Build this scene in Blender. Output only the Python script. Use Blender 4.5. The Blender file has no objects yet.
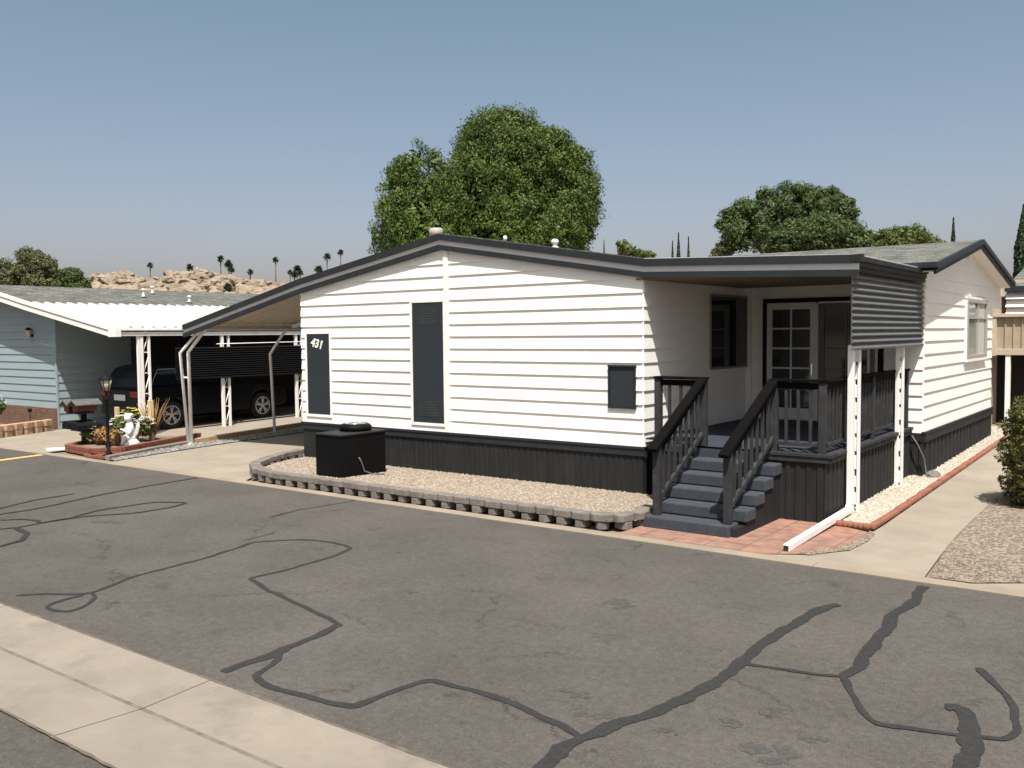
import bpy, bmesh, math, random
import numpy as np
from mathutils import Vector, Matrix, noise
R = math.radians
random.seed(7); np.random.seed(7)
scene = bpy.context.scene
COL = scene.collection

# ---------------------------------------------------------------- camera
cam_d = bpy.data.cameras.new('camera'); cam = bpy.data.objects.new('camera', cam_d); COL.objects.link(cam)
scene.camera = cam
right = Vector((0.798646709881597, 0.6017263030775483, -0.00942809524382638))
down = Vector((0.02523439899572144, -0.04913707479336867, -0.9984732209669299))
fwd = Vector((-0.6012708689955176, 0.797189440512967, -0.05442736473500911))
m = Matrix((right, -down, -fwd)).transposed().to_4x4(); m.translation = Vector((6.4745, -11.757, 2.4))
cam.matrix_world = m
cam_d.sensor_width = 36; cam_d.lens = 914.52 / 1024 * 36; cam_d.clip_end = 5000; cam_d.clip_start = .05
scene.render.resolution_x = 1024; scene.render.resolution_y = 768

# ---------------------------------------------------------------- sky and sun
sd = Vector((.33, -.41, 1.0)).normalized()          # towards the sun
elev = math.asin(sd.z)
w = bpy.data.worlds.new('World'); scene.world = w; w.use_nodes = True
nt = w.node_tree; bg = nt.nodes['Background']
sky = nt.nodes.new('ShaderNodeTexSky'); sky.sky_type = 'NISHITA'; sky.sun_disc = False
sky.sun_elevation = elev; sky.sun_rotation = math.atan2(sd.x, sd.y)
sky.air_density = 1.0; sky.dust_density = 3.5; sky.ozone_density = .35; sky.altitude = 300
tint = nt.nodes.new('ShaderNodeMix'); tint.data_type = 'RGBA'; tint.blend_type = 'MULTIPLY'; tint.inputs[0].default_value = 1
# smoggy summer air: a little browner towards the horizon
stc = nt.nodes.new('ShaderNodeTexCoord'); ssp = nt.nodes.new('ShaderNodeSeparateXYZ'); nt.links.new(stc.outputs['Generated'], ssp.inputs[0])
srp = nt.nodes.new('ShaderNodeValToRGB'); nt.links.new(ssp.outputs[2], srp.inputs[0]); nt.links.new(srp.outputs[0], tint.inputs[7])
srp.color_ramp.elements[0].position = .02; srp.color_ramp.elements[0].color = (1.20, 1.01, 1.08, 1)
srp.color_ramp.elements[1].position = .36; srp.color_ramp.elements[1].color = (1.18, 1.18, .975, 1)
nt.links.new(sky.outputs[0], tint.inputs[6]); nt.links.new(tint.outputs[2], bg.inputs[0]); bg.inputs[1].default_value = 0.082
sl = bpy.data.lights.new('sun', 'SUN'); sl.energy = 5.0; sl.angle = R(.6); sl.color = (1, .965, .91)
so = bpy.data.objects.new('sun', sl); COL.objects.link(so)
so.rotation_euler = sd.to_track_quat('Z', 'Y').to_euler(); so.location = (0, -5, 30)
vs = scene.view_settings; vs.view_transform = 'Standard'; vs.look = 'None'; vs.exposure = 0.55; vs.gamma = 1
vs.use_curve_mapping = False

# ---------------------------------------------------------------- materials
def mat(name, col, rough=.7, metal=0, var=0, vscale=3, bump=0, bscale=40, spec=None, col2=None, stretch=None, dirt=0, dirtcol=None, dscale=.7):
    m = bpy.data.materials.new(name); m.use_nodes = True
    n = m.node_tree.nodes; l = m.node_tree.links; b = n['Principled BSDF']
    b.inputs['Roughness'].default_value = rough; b.inputs['Metallic'].default_value = metal
    if spec is not None: b.inputs['Specular IOR Level'].default_value = spec
    c = (*col, 1); b.inputs['Base Color'].default_value = c
    tc = n.new('ShaderNodeTexCoord'); src = tc.outputs['Object']
    if stretch:
        mp = n.new('ShaderNodeMapping'); mp.inputs['Scale'].default_value = stretch
        l.new(src, mp.inputs[0]); src = mp.outputs[0]
    out = None
    if var or col2:
        t = n.new('ShaderNodeTexNoise'); t.inputs['Scale'].default_value = vscale; t.inputs['Detail'].default_value = 8
        t.inputs['Roughness'].default_value = .65
        l.new(src, t.inputs[0])
        r = n.new('ShaderNodeValToRGB'); l.new(t.outputs[0], r.inputs[0])
        r.color_ramp.elements[0].position = .3; r.color_ramp.elements[1].position = .7
        a = tuple(x * (1 - var) for x in col); bb = col2 if col2 else tuple(min(1, x * (1 + var)) for x in col)
        r.color_ramp.elements[0].color = (*a, 1); r.color_ramp.elements[1].color = (*bb, 1)
        out = r.outputs[0]
        l.new(out, b.inputs['Base Color'])
    if dirt:
        t = n.new('ShaderNodeTexNoise'); t.inputs['Scale'].default_value = dscale; t.inputs['Detail'].default_value = 6
        t.inputs['Roughness'].default_value = .7
        l.new(tc.outputs['Object'], t.inputs[0])
        r = n.new('ShaderNodeValToRGB'); r.color_ramp.elements[0].position = .5; r.color_ramp.elements[1].position = .72
        r.color_ramp.elements[0].color = (0, 0, 0, 1); r.color_ramp.elements[1].color = (dirt, dirt, dirt, 1)
        l.new(t.outputs[0], r.inputs[0])
        mx = n.new('ShaderNodeMix'); mx.data_type = 'RGBA'
        l.new(r.outputs[0], mx.inputs[0])
        if out: l.new(out, mx.inputs[6])
        else: mx.inputs[6].default_value = c
        mx.inputs[7].default_value = (*(dirtcol or tuple(x * .5 for x in col)), 1)
        l.new(mx.outputs[2], b.inputs['Base Color'])
    if bump:
        t2 = n.new('ShaderNodeTexNoise'); t2.inputs['Scale'].default_value = bscale; t2.inputs['Detail'].default_value = 6
        l.new(src, t2.inputs[0])
        bp = n.new('ShaderNodeBump'); bp.inputs['Strength'].default_value = bump; bp.inputs['Distance'].default_value = .01
        l.new(t2.outputs[0], bp.inputs['Height']); l.new(bp.outputs[0], b.inputs['Normal'])
    return m

def pebble_mat(name, cols, scale=35, bump=.8):
    m = bpy.data.materials.new(name); m.use_nodes = True
    n = m.node_tree.nodes; l = m.node_tree.links; b = n['Principled BSDF']; b.inputs['Roughness'].default_value = .85
    tc = n.new('ShaderNodeTexCoord')
    v = n.new('ShaderNodeTexVoronoi'); v.inputs['Scale'].default_value = scale; l.new(tc.outputs['Object'], v.inputs[0])
    wn = n.new('ShaderNodeSeparateColor'); l.new(v.outputs['Color'], wn.inputs[0])
    r = n.new('ShaderNodeValToRGB'); r.color_ramp.interpolation = 'CONSTANT'
    while len(r.color_ramp.elements) < len(cols): r.color_ramp.elements.new(.5)
    for i, c in enumerate(cols):
        r.color_ramp.elements[i].position = i / len(cols); r.color_ramp.elements[i].color = (*c, 1)
    l.new(wn.outputs[0], r.inputs[0]); l.new(r.outputs[0], b.inputs['Base Color'])
    bp = n.new('ShaderNodeBump'); bp.invert = True; bp.inputs['Strength'].default_value = bump; bp.inputs['Distance'].default_value = .012
    l.new(v.outputs['Distance'], bp.inputs['Height']); l.new(bp.outputs[0], b.inputs['Normal'])
    return m

def brick_mat(name, c1, c2, mortar, bw, bh, msize=.008, plane='xy', off=.5, rough=.85, bias=0, vary=0):
    m = bpy.data.materials.new(name); m.use_nodes = True
    n = m.node_tree.nodes; l = m.node_tree.links; b = n['Principled BSDF']; b.inputs['Roughness'].default_value = rough
    tc = n.new('ShaderNodeTexCoord'); sep = n.new('ShaderNodeSeparateXYZ'); cmb = n.new('ShaderNodeCombineXYZ')
    l.new(tc.outputs['Object'], sep.inputs[0])
    if plane == 'wall':      # horizontal = x + y
        a = n.new('ShaderNodeMath'); l.new(sep.outputs[0], a.inputs[0]); l.new(sep.outputs[1], a.inputs[1])
        l.new(a.outputs[0], cmb.inputs[0]); l.new(sep.outputs[2], cmb.inputs[1])
    else:
        l.new(sep.outputs['XYZ'.index(plane[0].upper())], cmb.inputs[0]); l.new(sep.outputs['XYZ'.index(plane[1].upper())], cmb.inputs[1])
    t = n.new('ShaderNodeTexBrick'); l.new(cmb.outputs[0], t.inputs[0])
    t.inputs['Color1'].default_value = (*c1, 1); t.inputs['Color2'].default_value = (*c2, 1); t.inputs['Mortar'].default_value = (*mortar, 1)
    t.inputs['Scale'].default_value = 1; t.inputs['Brick Width'].default_value = bw; t.inputs['Row Height'].default_value = bh
    t.inputs['Mortar Size'].default_value = msize; t.inputs['Bias'].default_value = bias; t.offset = off
    nz = n.new('ShaderNodeTexNoise'); nz.inputs['Scale'].default_value = 6; nz.inputs['Detail'].default_value = 7; l.new(tc.outputs['Object'], nz.inputs[0])
    mx = n.new('ShaderNodeMix'); mx.data_type = 'RGBA'; mx.blend_type = 'MULTIPLY'; mx.inputs[0].default_value = 1
    rp = n.new('ShaderNodeValToRGB'); rp.color_ramp.elements[0].position = .3; rp.color_ramp.elements[1].position = .7
    rp.color_ramp.elements[0].color = (.7, .7, .7, 1); rp.color_ramp.elements[1].color = (1.15, 1.15, 1.15, 1)
    l.new(nz.outputs[0], rp.inputs[0]); l.new(t.outputs[0], mx.inputs[6]); l.new(rp.outputs[0], mx.inputs[7]); l.new(mx.outputs[2], b.inputs['Base Color'])
    bp = n.new('ShaderNodeBump'); bp.inputs['Strength'].default_value = .5; bp.inputs['Distance'].default_value = .01
    l.new(t.outputs['Fac'], bp.inputs['Height']); bp.invert = True; l.new(bp.outputs[0], b.inputs['Normal'])
    return m

def asphalt_mat():
    m = bpy.data.materials.new('asphalt'); m.use_nodes = True
    n = m.node_tree.nodes; l = m.node_tree.links; b = n['Principled BSDF']; b.inputs['Roughness'].default_value = .9
    b.inputs['Specular IOR Level'].default_value = .3
    tc = n.new('ShaderNodeTexCoord')
    def N(scale, det=8, rgh=.6):
        t = n.new('ShaderNodeTexNoise'); t.inputs['Scale'].default_value = scale; t.inputs['Detail'].default_value = det
        t.inputs['Roughness'].default_value = rgh; l.new(tc.outputs['Object'], t.inputs[0]); return t.outputs[0]
    def ramp(s, p0, c0, p1, c1):
        r = n.new('ShaderNodeValToRGB'); r.color_ramp.elements[0].position = p0; r.color_ramp.elements[1].position = p1
        r.color_ramp.elements[0].color = (*c0, 1); r.color_ramp.elements[1].color = (*c1, 1); l.new(s, r.inputs[0]); return r.outputs[0]
    def mul(a, c):
        mx = n.new('ShaderNodeMix'); mx.data_type = 'RGBA'; mx.blend_type = 'MULTIPLY'; mx.inputs[0].default_value = 1
        l.new(a, mx.inputs[6]); l.new(c, mx.inputs[7]); return mx.outputs[2]
    base = ramp(N(.55, 9, .68), .3, (.066, .0585, .053), .7, (.098, .088, .079))
    v = n.new('ShaderNodeTexVoronoi'); v.inputs['Scale'].default_value = 110; l.new(tc.outputs['Object'], v.inputs[0])
    s = n.new('ShaderNodeSeparateColor'); l.new(v.outputs['Color'], s.inputs[0])
    base = mul(base, ramp(s.outputs[0], 0, (.80, .80, .80), 1, (1.20, 1.19, 1.17)))
    base = mul(base, ramp(N(14, 5, .7), .32, (.80, .80, .80), .62, (1.06, 1.06, 1.06)))
    # old rubbed-in sealer and oil spots
    base = mul(base, ramp(N(1.7, 8, .72), .31, (.62, .63, .65), .41, (1, 1, 1)))
    # hairline cracking of the old surface
    nz = n.new('ShaderNodeTexNoise'); nz.inputs['Scale'].default_value = 1.6; nz.inputs['Detail'].default_value = 9; nz.inputs['Roughness'].default_value = .7
    l.new(tc.outputs['Object'], nz.inputs[0])
    ad = n.new('ShaderNodeMix'); ad.data_type = 'RGBA'; ad.inputs[0].default_value = .45; l.new(tc.outputs['Object'], ad.inputs[6]); l.new(nz.outputs['Color'], ad.inputs[7])
    v2 = n.new('ShaderNodeTexVoronoi'); v2.feature = 'DISTANCE_TO_EDGE'; v2.inputs['Scale'].default_value = .75; l.new(ad.outputs[2], v2.inputs[0])
    cr = ramp(v2.outputs[0], .002, (.52, .51, .50), .009, (1, 1, 1))
    mk = ramp(N(.9, 5), .47, (0, 0, 0), .60, (1, 1, 1))
    mx = n.new('ShaderNodeMix'); mx.data_type = 'RGBA'; l.new(mk, mx.inputs[0]); mx.inputs[6].default_value = (1, 1, 1, 1); l.new(cr, mx.inputs[7])
    base = mul(base, mx.outputs[2])
    # pale grit
    wn = n.new('ShaderNodeTexVoronoi'); wn.inputs['Scale'].default_value = 9; l.new(tc.outputs['Object'], wn.inputs[0])
    g = ramp(wn.outputs['Distance'], .03, (1.9, 1.85, 1.8), .06, (1, 1, 1)); base = mul(base, g)
    l.new(base, b.inputs['Base Color'])
    bp = n.new('ShaderNodeBump'); bp.inputs['Strength'].default_value = .25; bp.inputs['Distance'].default_value = .005
    l.new(v.outputs['Distance'], bp.inputs['Height']); l.new(bp.outputs[0], b.inputs['Normal'])
    return m

def concrete_mat(name, col, joint=None, jaxis=0, stain=.35):
    m = mat(name, col, .9, var=.14, vscale=1.3, bump=.25, bscale=60, dirt=stain, dirtcol=tuple(x * .62 for x in col), dscale=1.1)
    return m

def glass_mat(name, col=(.012, .015, .018), rough=.06):
    m = mat(name, col, rough, spec=.5); return m

def leaf_mat(name, c1, c2, scale=1.2, trans=.25):
    m = bpy.data.materials.new(name); m.use_nodes = True
    n = m.node_tree.nodes; l = m.node_tree.links; b = n['Principled BSDF']; b.inputs['Roughness'].default_value = .55
    b.inputs['Specular IOR Level'].default_value = .35
    tc = n.new('ShaderNodeTexCoord'); t = n.new('ShaderNodeTexNoise'); t.inputs['Scale'].default_value = scale; t.inputs['Detail'].default_value = 10
    t.inputs['Roughness'].default_value = .8
    l.new(tc.outputs['Object'], t.inputs[0])
    r = n.new('ShaderNodeValToRGB'); r.color_ramp.elements[0].position = .35; r.color_ramp.elements[1].position = .65
    r.color_ramp.elements[0].color = (*c1, 1); r.color_ramp.elements[1].color = (*c2, 1)
    l.new(t.outputs[0], r.inputs[0]); l.new(r.outputs[0], b.inputs['Base Color'])
    tr = n.new('ShaderNodeBsdfTranslucent'); l.new(r.outputs[0], tr.inputs[0])
    mx = n.new('ShaderNodeMixShader'); mx.inputs[0].default_value = trans
    l.new(b.outputs[0], mx.inputs[1]); l.new(tr.outputs[0], mx.inputs[2]); l.new(mx.outputs[0], n['Material Output'].inputs[0])
    return m

M = {}
M['asphalt'] = asphalt_mat()
M['seal'] = mat('crack sealant', (.029, .0285, .028), .8, spec=.25, var=.25, vscale=20, bump=.2, bscale=80)
M['concrete'] = concrete_mat('pale concrete', (.262, .224, .178), stain=.4)
M['gutterconc'] = concrete_mat('gutter concrete', (.222, .190, .153), stain=.85)
M['strip'] = concrete_mat('concrete strip', (.26, .21, .16), stain=.5)
M['yellow'] = mat('yellow paint', (.60, .40, .12), .8, var=.2, vscale=14, dirt=.6, dirtcol=(.2, .16, .1), dscale=7)
M['earth'] = mat('dry earth', (.20, .155, .11), .95, var=.25, vscale=.6, bump=.4)
M['wsiding'] = mat('white siding', (.83, .81, .77), .55, var=.035, vscale=2.5, bump=.35, bscale=22, stretch=(1, 1, 9), dirt=.2, dirtcol=(.55, .51, .46), dscale=1.4)
M['wtrim'] = mat('white trim', (.80, .77, .74), .5, var=.03, vscale=4)
M['wtrim2'] = mat('weathered white metal', (.84, .82, .79), .45, var=.10, vscale=6, dirt=.3, dirtcol=(.35, .33, .30), dscale=5)
M['char'] = mat('charcoal paint', (.015, .0155, .0175), .65, spec=.3, var=.16, vscale=3, bump=.15, bscale=30, dirt=.25, dirtcol=(.055, .05, .045), dscale=3)
M['charskirt'] = mat('charcoal skirt', (.017, .0172, .018), .7, spec=.25, var=.25, vscale=2.5, stretch=(3, 3, .5), dirt=.4, dirtcol=(.034, .031, .028), dscale=2)
M['blue_char'] = mat('blue charcoal paint', (.017, .020, .024), .6, spec=.3, var=.10, vscale=5, dirt=.2, dirtcol=(.06, .06, .06), dscale=4)
M['slat'] = mat('grey metal slats', (.115, .116, .118), .45, var=.12, vscale=5, dirt=.2, dirtcol=(.05, .05, .05), dscale=6)
M['panel'] = mat('slate panel', (.021, .026, .031), .6, spec=.3, var=.08, vscale=7, bump=.1, bscale=90)
M['fasc_light'] = mat('pale grey fascia', (.62, .60, .585), .5, var=.06, vscale=4)
M['carpet'] = mat('slate outdoor carpet', (.038, .044, .056), .95, var=.40, vscale=60, bump=.8, bscale=160, dirt=.35, dirtcol=(.085, .09, .10), dscale=4)
M['carpetdk'] = mat('navy outdoor carpet', (.022, .027, .042), .95, var=.3, vscale=50, bump=.5, bscale=120)
M['rail'] = mat('dark brown rail paint', (.0035, .0032, .003), .85, spec=.08, var=.2, vscale=8, dirt=.2, dirtcol=(.010, .009, .008), dscale=9)
M['post'] = mat('weathered grey wood', (.031, .031, .0325), .8, spec=.2, var=.22, vscale=6, stretch=(4, 4, .6), bump=.3, bscale=30, dirt=.4, dirtcol=(.09, .088, .088), dscale=5)
M['soffit'] = mat('soffit', (.58, .54, .49), .7, var=.05, vscale=2)
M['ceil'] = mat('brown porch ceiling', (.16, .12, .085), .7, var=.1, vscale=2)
M['pan'] = mat('beige roof pan', (.50, .43, .35), .6, var=.08, vscale=2, stretch=(.3, 6, 1))
M['whitepan'] = mat('white roof pan', (.46, .46, .455), .4, var=.05, vscale=2, dirt=.2, dirtcol=(.5, .48, .45), dscale=2)
M['glass'] = glass_mat('dark glass')
M['glassblue'] = mat('curtained glass', (.16, .20, .20), .12, var=.2, vscale=3)
M['curtain'] = mat('curtain', (.45, .44, .40), .8, var=.1, vscale=8)
M['black'] = mat('black', (.004, .004, .005), .7, spec=.2, bump=.1)
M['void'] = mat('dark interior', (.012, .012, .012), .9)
M['blockgrey'] = mat('grey wall block', (.155, .135, .12), .9, var=.3, vscale=5, bump=.8, bscale=45)
M['tan_stone'] = mat('tan wall block', (.38, .25, .16), .9, var=.3, vscale=6, bump=.9, bscale=35)
M['redbrick'] = brick_mat('red brick', (.17, .075, .045), (.12, .055, .035), (.13, .095, .075), .22, .075, .010, 'wall')
M['borderbrick'] = mat('red border brick', (.18, .06, .04), .85, var=.3, vscale=7, bump=.6, bscale=40)
M['edgebrick'] = mat('terracotta edging', (.24, .09, .055), .85, var=.2, vscale=7, bump=.5, bscale=40, dirt=.4, dirtcol=(.12, .06, .04), dscale=4)
M['tile'] = brick_mat('terracotta pavers', (.30, .155, .11), (.25, .145, .11), (.15, .10, .08), .41, .41, .010, 'xy', 0, .85)
M['shingle'] = brick_mat('grey shingle', (.175, .17, .148), (.075, .078, .070), (.06, .06, .055), .30, .145, .012, 'yx', .37, .95)
M['shingle2'] = brick_mat('grey shingle cross', (.175, .17, .148), (.075, .078, .070), (.06, .06, .055), .30, .145, .012, 'xy', .37, .95)
M['bsiding'] = mat('blue siding', (.25, .31, .335), .6, var=.06, vscale=2, bump=.3, bscale=22, stretch=(1, 1, 9))
M['beige'] = mat('beige stucco', (.46, .38, .29), .85, var=.08, vscale=2, bump=.3)
M['peb_tan'] = pebble_mat('tan pebbles', [(0.254, 0.219, 0.173), (0.244, 0.184, 0.134), (0.303, 0.253, 0.201), (0.198, 0.139, 0.100), (0.337, 0.304, 0.255), (0.262, 0.209, 0.161)], 38)
M['peb_white'] = pebble_mat('white pebbles', [(.372, .335, .273), (.421, .384, .322), (.310, .260, .198), (.445, .421, .372)], 30)
M['peb_grey'] = pebble_mat('grey pebbles', [(.187, .178, .170), (.255, .238, .221), (.119, .119, .119), (.306, .289, .264), (.204, .178, .153)], 30)
M['peb_mix'] = pebble_mat('mixed pebbles', [(0.186, 0.149, 0.116), (0.235, 0.183, 0.135), (0.114, 0.095, 0.077), (0.299, 0.246, 0.192), (0.156, 0.115, 0.083)], 34)
def stone_mats(name, cols): return [mat(name, c, .85, var=.15, vscale=20) for c in cols]
SM = {'tan': stone_mats('tan stone', [(0.268, 0.209, 0.161), (0.326, 0.285, 0.234), (0.210, 0.158, 0.121)]),
      'white': stone_mats('white stone', [(.366, .330, .271), (.425, .389, .330), (.295, .248, .189)]),
      'grey': stone_mats('grey stone', [(.176, .168, .160), (.264, .248, .232), (.112, .112, .112)]),
      'mix': stone_mats('mixed stone', [(0.192, 0.149, 0.116), (0.257, 0.204, 0.153), (0.121, 0.102, 0.083)])}
M['leaf1'] = leaf_mat('willow green leaves', (.022, .046, .008), (.105, .150, .020), .9, .2)  # tones spread wide to mimic sunlit tops and dark shadows in the crown
M['leaf2'] = leaf_mat('dark green leaves', (.032, .058, .014), (.085, .115, .028), .8)
M['leaf3'] = leaf_mat('bright green leaves', (.060, .09, .018), (.125, .15, .034), .8)
M['leaf4'] = leaf_mat('olive leaves', (.060, .072, .028), (.135, .14, .055), .6)
M['leaf5'] = leaf_mat('hedge leaves', (.055, .075, .018), (.16, .14, .045), 5)
M['cypress'] = leaf_mat('cypress foliage', (.018, .034, .014), (.035, .055, .022), .6, .1)
M['palm'] = leaf_mat('palm fronds', (.04, .06, .028), (.075, .10, .045), .8, .1)  # frond colour lightened to paint in the distance haze
M['bark'] = mat('bark', (.12, .09, .065), .9, var=.3, vscale=6, bump=.8, bscale=20)
M['rock'] = mat('tan boulder rock', (.25, .197, .145), .95, var=.35, vscale=.25, bump=.6, bscale=1.5, dirt=.7, dirtcol=(.12, .075, .05), dscale=.3)
M['rubber'] = mat('rubber', (.012, .012, .012), .85)
M['alloy'] = mat('alloy rim', (.55, .55, .56), .3, .8)
M['carpaint'] = mat('dark blue black car paint', (.003, .004, .007), .3, spec=.25)
M['red'] = mat('red lens', (.28, .012, .012), .3)
M['plate'] = mat('number plate', (.6, .62, .65), .5)
M['statue'] = mat('white statue', (.62, .61, .59), .7, var=.08, vscale=12, bump=.3)
M['flower_white'] = mat('white petals', (.80, .80, .74), .7)
M['flower_yel'] = mat('yellow petals', (.75, .62, .20), .7)
M['drygrass'] = mat('orange brown foliage', (.26, .14, .05), .9, var=.3, vscale=10)
M['wood_post'] = mat('pale yellow wood', (.55, .44, .25), .8, var=.15, vscale=8)
M['maroon'] = mat('maroon paint', (.12, .02, .02), .6)
M['greyroof'] = mat('grey shakes', (.095, .09, .085), .9, var=.3, vscale=15, bump=.5)
M['lampglass'] = mat('frosted lamp glass', (.42, .38, .30), .3)
M['chrome'] = mat('chrome', (.7, .7, .7), .2, 1)
M['wire'] = mat('grey cable', (.11, .105, .10), .6)
M['vent'] = mat('galvanised vent', (.36, .32, .27), .6, var=.2, vscale=8)

M['louverpat'] = brick_mat('slotted vent', (.034, .041, .047), (.030, .037, .043), (.012, .014, .016), .055, .045, .012, 'xz', 0)
# ---------------------------------------------------------------- mesh helpers
class MB:
    def __init__(s): s.v = []; s.f = []; s.mi = []; s.sm = []
    def add(s, vs_, fs, mi=0, sm=False):
        o = len(s.v); s.v += [tuple(v) for v in vs_]
        for f in fs: s.f.append(tuple(i + o for i in f)); s.mi.append(mi); s.sm.append(sm)
        return s
    def box(s, x0, y0, z0, x1, y1, z1, mi=0):
        return s.add([(x0,y0,z0),(x1,y0,z0),(x1,y1,z0),(x0,y1,z0),(x0,y0,z1),(x1,y0,z1),(x1,y1,z1),(x0,y1,z1)],
              [(0,3,2,1),(4,5,6,7),(0,1,5,4),(1,2,6,5),(2,3,7,6),(3,0,4,7)], mi)
    def obox(s, c, sx, sy, sz, rot=None, mi=0):
        Rm = rot if rot is not None else Matrix.Identity(3)
        vs_ = [Vector(c) + Rm @ Vector((a*sx/2, b*sy/2, d*sz/2)) for a, b, d in
               ((-1,-1,-1),(1,-1,-1),(1,1,-1),(-1,1,-1),(-1,-1,1),(1,-1,1),(1,1,1),(-1,1,1))]
        return s.add(vs_, [(0,3,2,1),(4,5,6,7),(0,1,5,4),(1,2,6,5),(2,3,7,6),(3,0,4,7)], mi)
    def beam(s, a, b, w, h, mi=0, up=(0,0,1)):
        a = Vector(a); b = Vector(b); d = (b - a).normalized(); u = Vector(up)
        sdir = d.cross(u).normalized(); u2 = sdir.cross(d).normalized()
        Rm = Matrix((d, sdir, u2)).transposed()
        return s.obox((a + b) / 2, (b - a).length, w, h, Rm, mi)
    def tube(s, path, r, n=8, mi=0, caps=True):
        P = [Vector(p) for p in path]; rs = r if isinstance(r, (list, tuple)) else [r] * len(P)
        o = len(s.v); prev = None
        for i, p in enumerate(P):
            d = (P[min(i+1, len(P)-1)] - P[max(i-1, 0)]).normalized()
            ref = Vector((0,0,1)) if abs(d.z) < .9 else Vector((1,0,0))
            if prev is None: a = d.cross(ref).normalized()
            else: a = (prev - d * prev.dot(d)).normalized()
            prev = a; b = d.cross(a)
            for k in range(n):
                t = 2 * math.pi * k / n; s.v.append(tuple(p + (a * math.cos(t) + b * math.sin(t)) * rs[i]))
        for i in range(len(P) - 1):
            for k in range(n):
                q = o + i * n + k; q2 = o + i * n + (k + 1) % n
                s.f.append((q, q2, q2 + n, q + n)); s.mi.append(mi); s.sm.append(True)
        if caps:
            s.f.append(tuple(o + k for k in reversed(range(n)))); s.mi.append(mi); s.sm.append(False)
            s.f.append(tuple(o + (len(P) - 1) * n + k for k in range(n))); s.mi.append(mi); s.sm.append(False)
        return s
    def lathe(s, prof, c=(0,0,0), n=16, mi=0, axis='z', sm=True):
        o = len(s.v)
        for r, h in prof:
            for k in range(n):
                t = 2 * math.pi * k / n; x, y = r * math.cos(t), r * math.sin(t)
                p = {'z': (x, y, h), 'x': (h, x, y), 'y': (y, h, x)}[axis]
                s.v.append((c[0] + p[0], c[1] + p[1], c[2] + p[2]))
        for i in range(len(prof) - 1):
            for k in range(n):
                q = o + i * n + k; q2 = o + i * n + (k + 1) % n
                s.f.append((q, q2, q2 + n, q + n)); s.mi.append(mi); s.sm.append(sm)
        s.f.append(tuple(o + k for k in reversed(range(n)))); s.mi.append(mi); s.sm.append(False)
        s.f.append(tuple(o + (len(prof) - 1) * n + k for k in range(n))); s.mi.append(mi); s.sm.append(False)
        return s
    def prism(s, poly, a0, a1, axis='y', mi=0):
        """poly in the two other axes; extruded from a0 to a1"""
        n = len(poly)
        def P(u, v, a): return {'y': (u, a, v), 'x': (a, u, v), 'z': (u, v, a)}[axis]
        vs_ = [P(u, v, a0) for u, v in poly] + [P(u, v, a1) for u, v in poly]
        fs = [tuple(range(n)), tuple(range(2*n-1, n-1, -1))] + [(i, i + n, (i + 1) % n + n, (i + 1) % n) for i in range(n)]
        return s.add(vs_, fs, mi)
    def quad(s, a, b, c, d, mi=0): return s.add([a, b, c, d], [(0, 1, 2, 3)], mi)
    def build(s, name, mats, parent=None, bevel=0, origin=None):
        me = bpy.data.meshes.new(name); me.from_pydata(s.v, [], s.f)
        ms = mats if isinstance(mats, (list, tuple)) else [mats]
        for m_ in ms: me.materials.append(m_)
        me.polygons.foreach_set('material_index', s.mi); me.polygons.foreach_set('use_smooth', s.sm)
        bm = bmesh.new(); bm.from_mesh(me)
        if len(bm.faces) < 20000:
            if any(len(f.verts) > 4 for f in bm.faces): bmesh.ops.triangulate(bm, faces=[f for f in bm.faces if len(f.verts) > 4])
            bmesh.ops.recalc_face_normals(bm, faces=bm.faces)
        bm.to_mesh(me); bm.free()
        o = bpy.data.objects.new(name, me); COL.objects.link(o)
        if parent is not None:
            o.parent = parent; o.matrix_parent_inverse = Matrix.Translation(-parent.location)
        if bevel:
            b = o.modifiers.new('bevel', 'BEVEL'); b.width = bevel; b.segments = 2; b.limit_method = 'ANGLE'; b.angle_limit = R(40)
        return o

def tag(o, label=None, cat=None, group=None, kind=None):
    if label: o['label'] = label
    if cat: o['category'] = cat
    if group: o['group'] = group
    if kind: o['kind'] = kind
    return o
def empty(name, loc, label, cat, group=None):
    o = bpy.data.objects.new(name, None); o.location = loc; COL.objects.link(o); o.empty_display_size = .2
    return tag(o, label, cat, group)
def struct(name, mb, m_): return tag(mb.build(name, m_), kind='structure')
def kids(o): return [c for c in bpy.data.objects if c.parent == o]
def copy_tree(o, parent=None):
    c = o.copy(); COL.objects.link(c)
    if parent is not None: c.parent = parent
    for ch in kids(o): copy_tree(ch, c)
    return c
def gz(y): return .02 * max(0, y)

def sheet(poly, z, mb=None, slope=True):
    """flat polygon laid on the ground, following the gentle rise towards the back"""
    mb = mb or MB()
    mb.add([(x, y, z + (gz(y) if slope else 0)) for x, y in poly], [tuple(range(len(poly)))])
    return mb

def rect_sheet(x0, y0, x1, y1, z):
    ys = [y0] + ([0.0] if y0 < 0 < y1 else []) + [y1]
    mb = MB()
    for a, b in zip(ys[:-1], ys[1:]):
        mb.quad((x0, a, z + gz(a)), (x1, a, z + gz(a)), (x1, b, z + gz(b)), (x0, b, z + gz(b)))
    return mb

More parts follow.
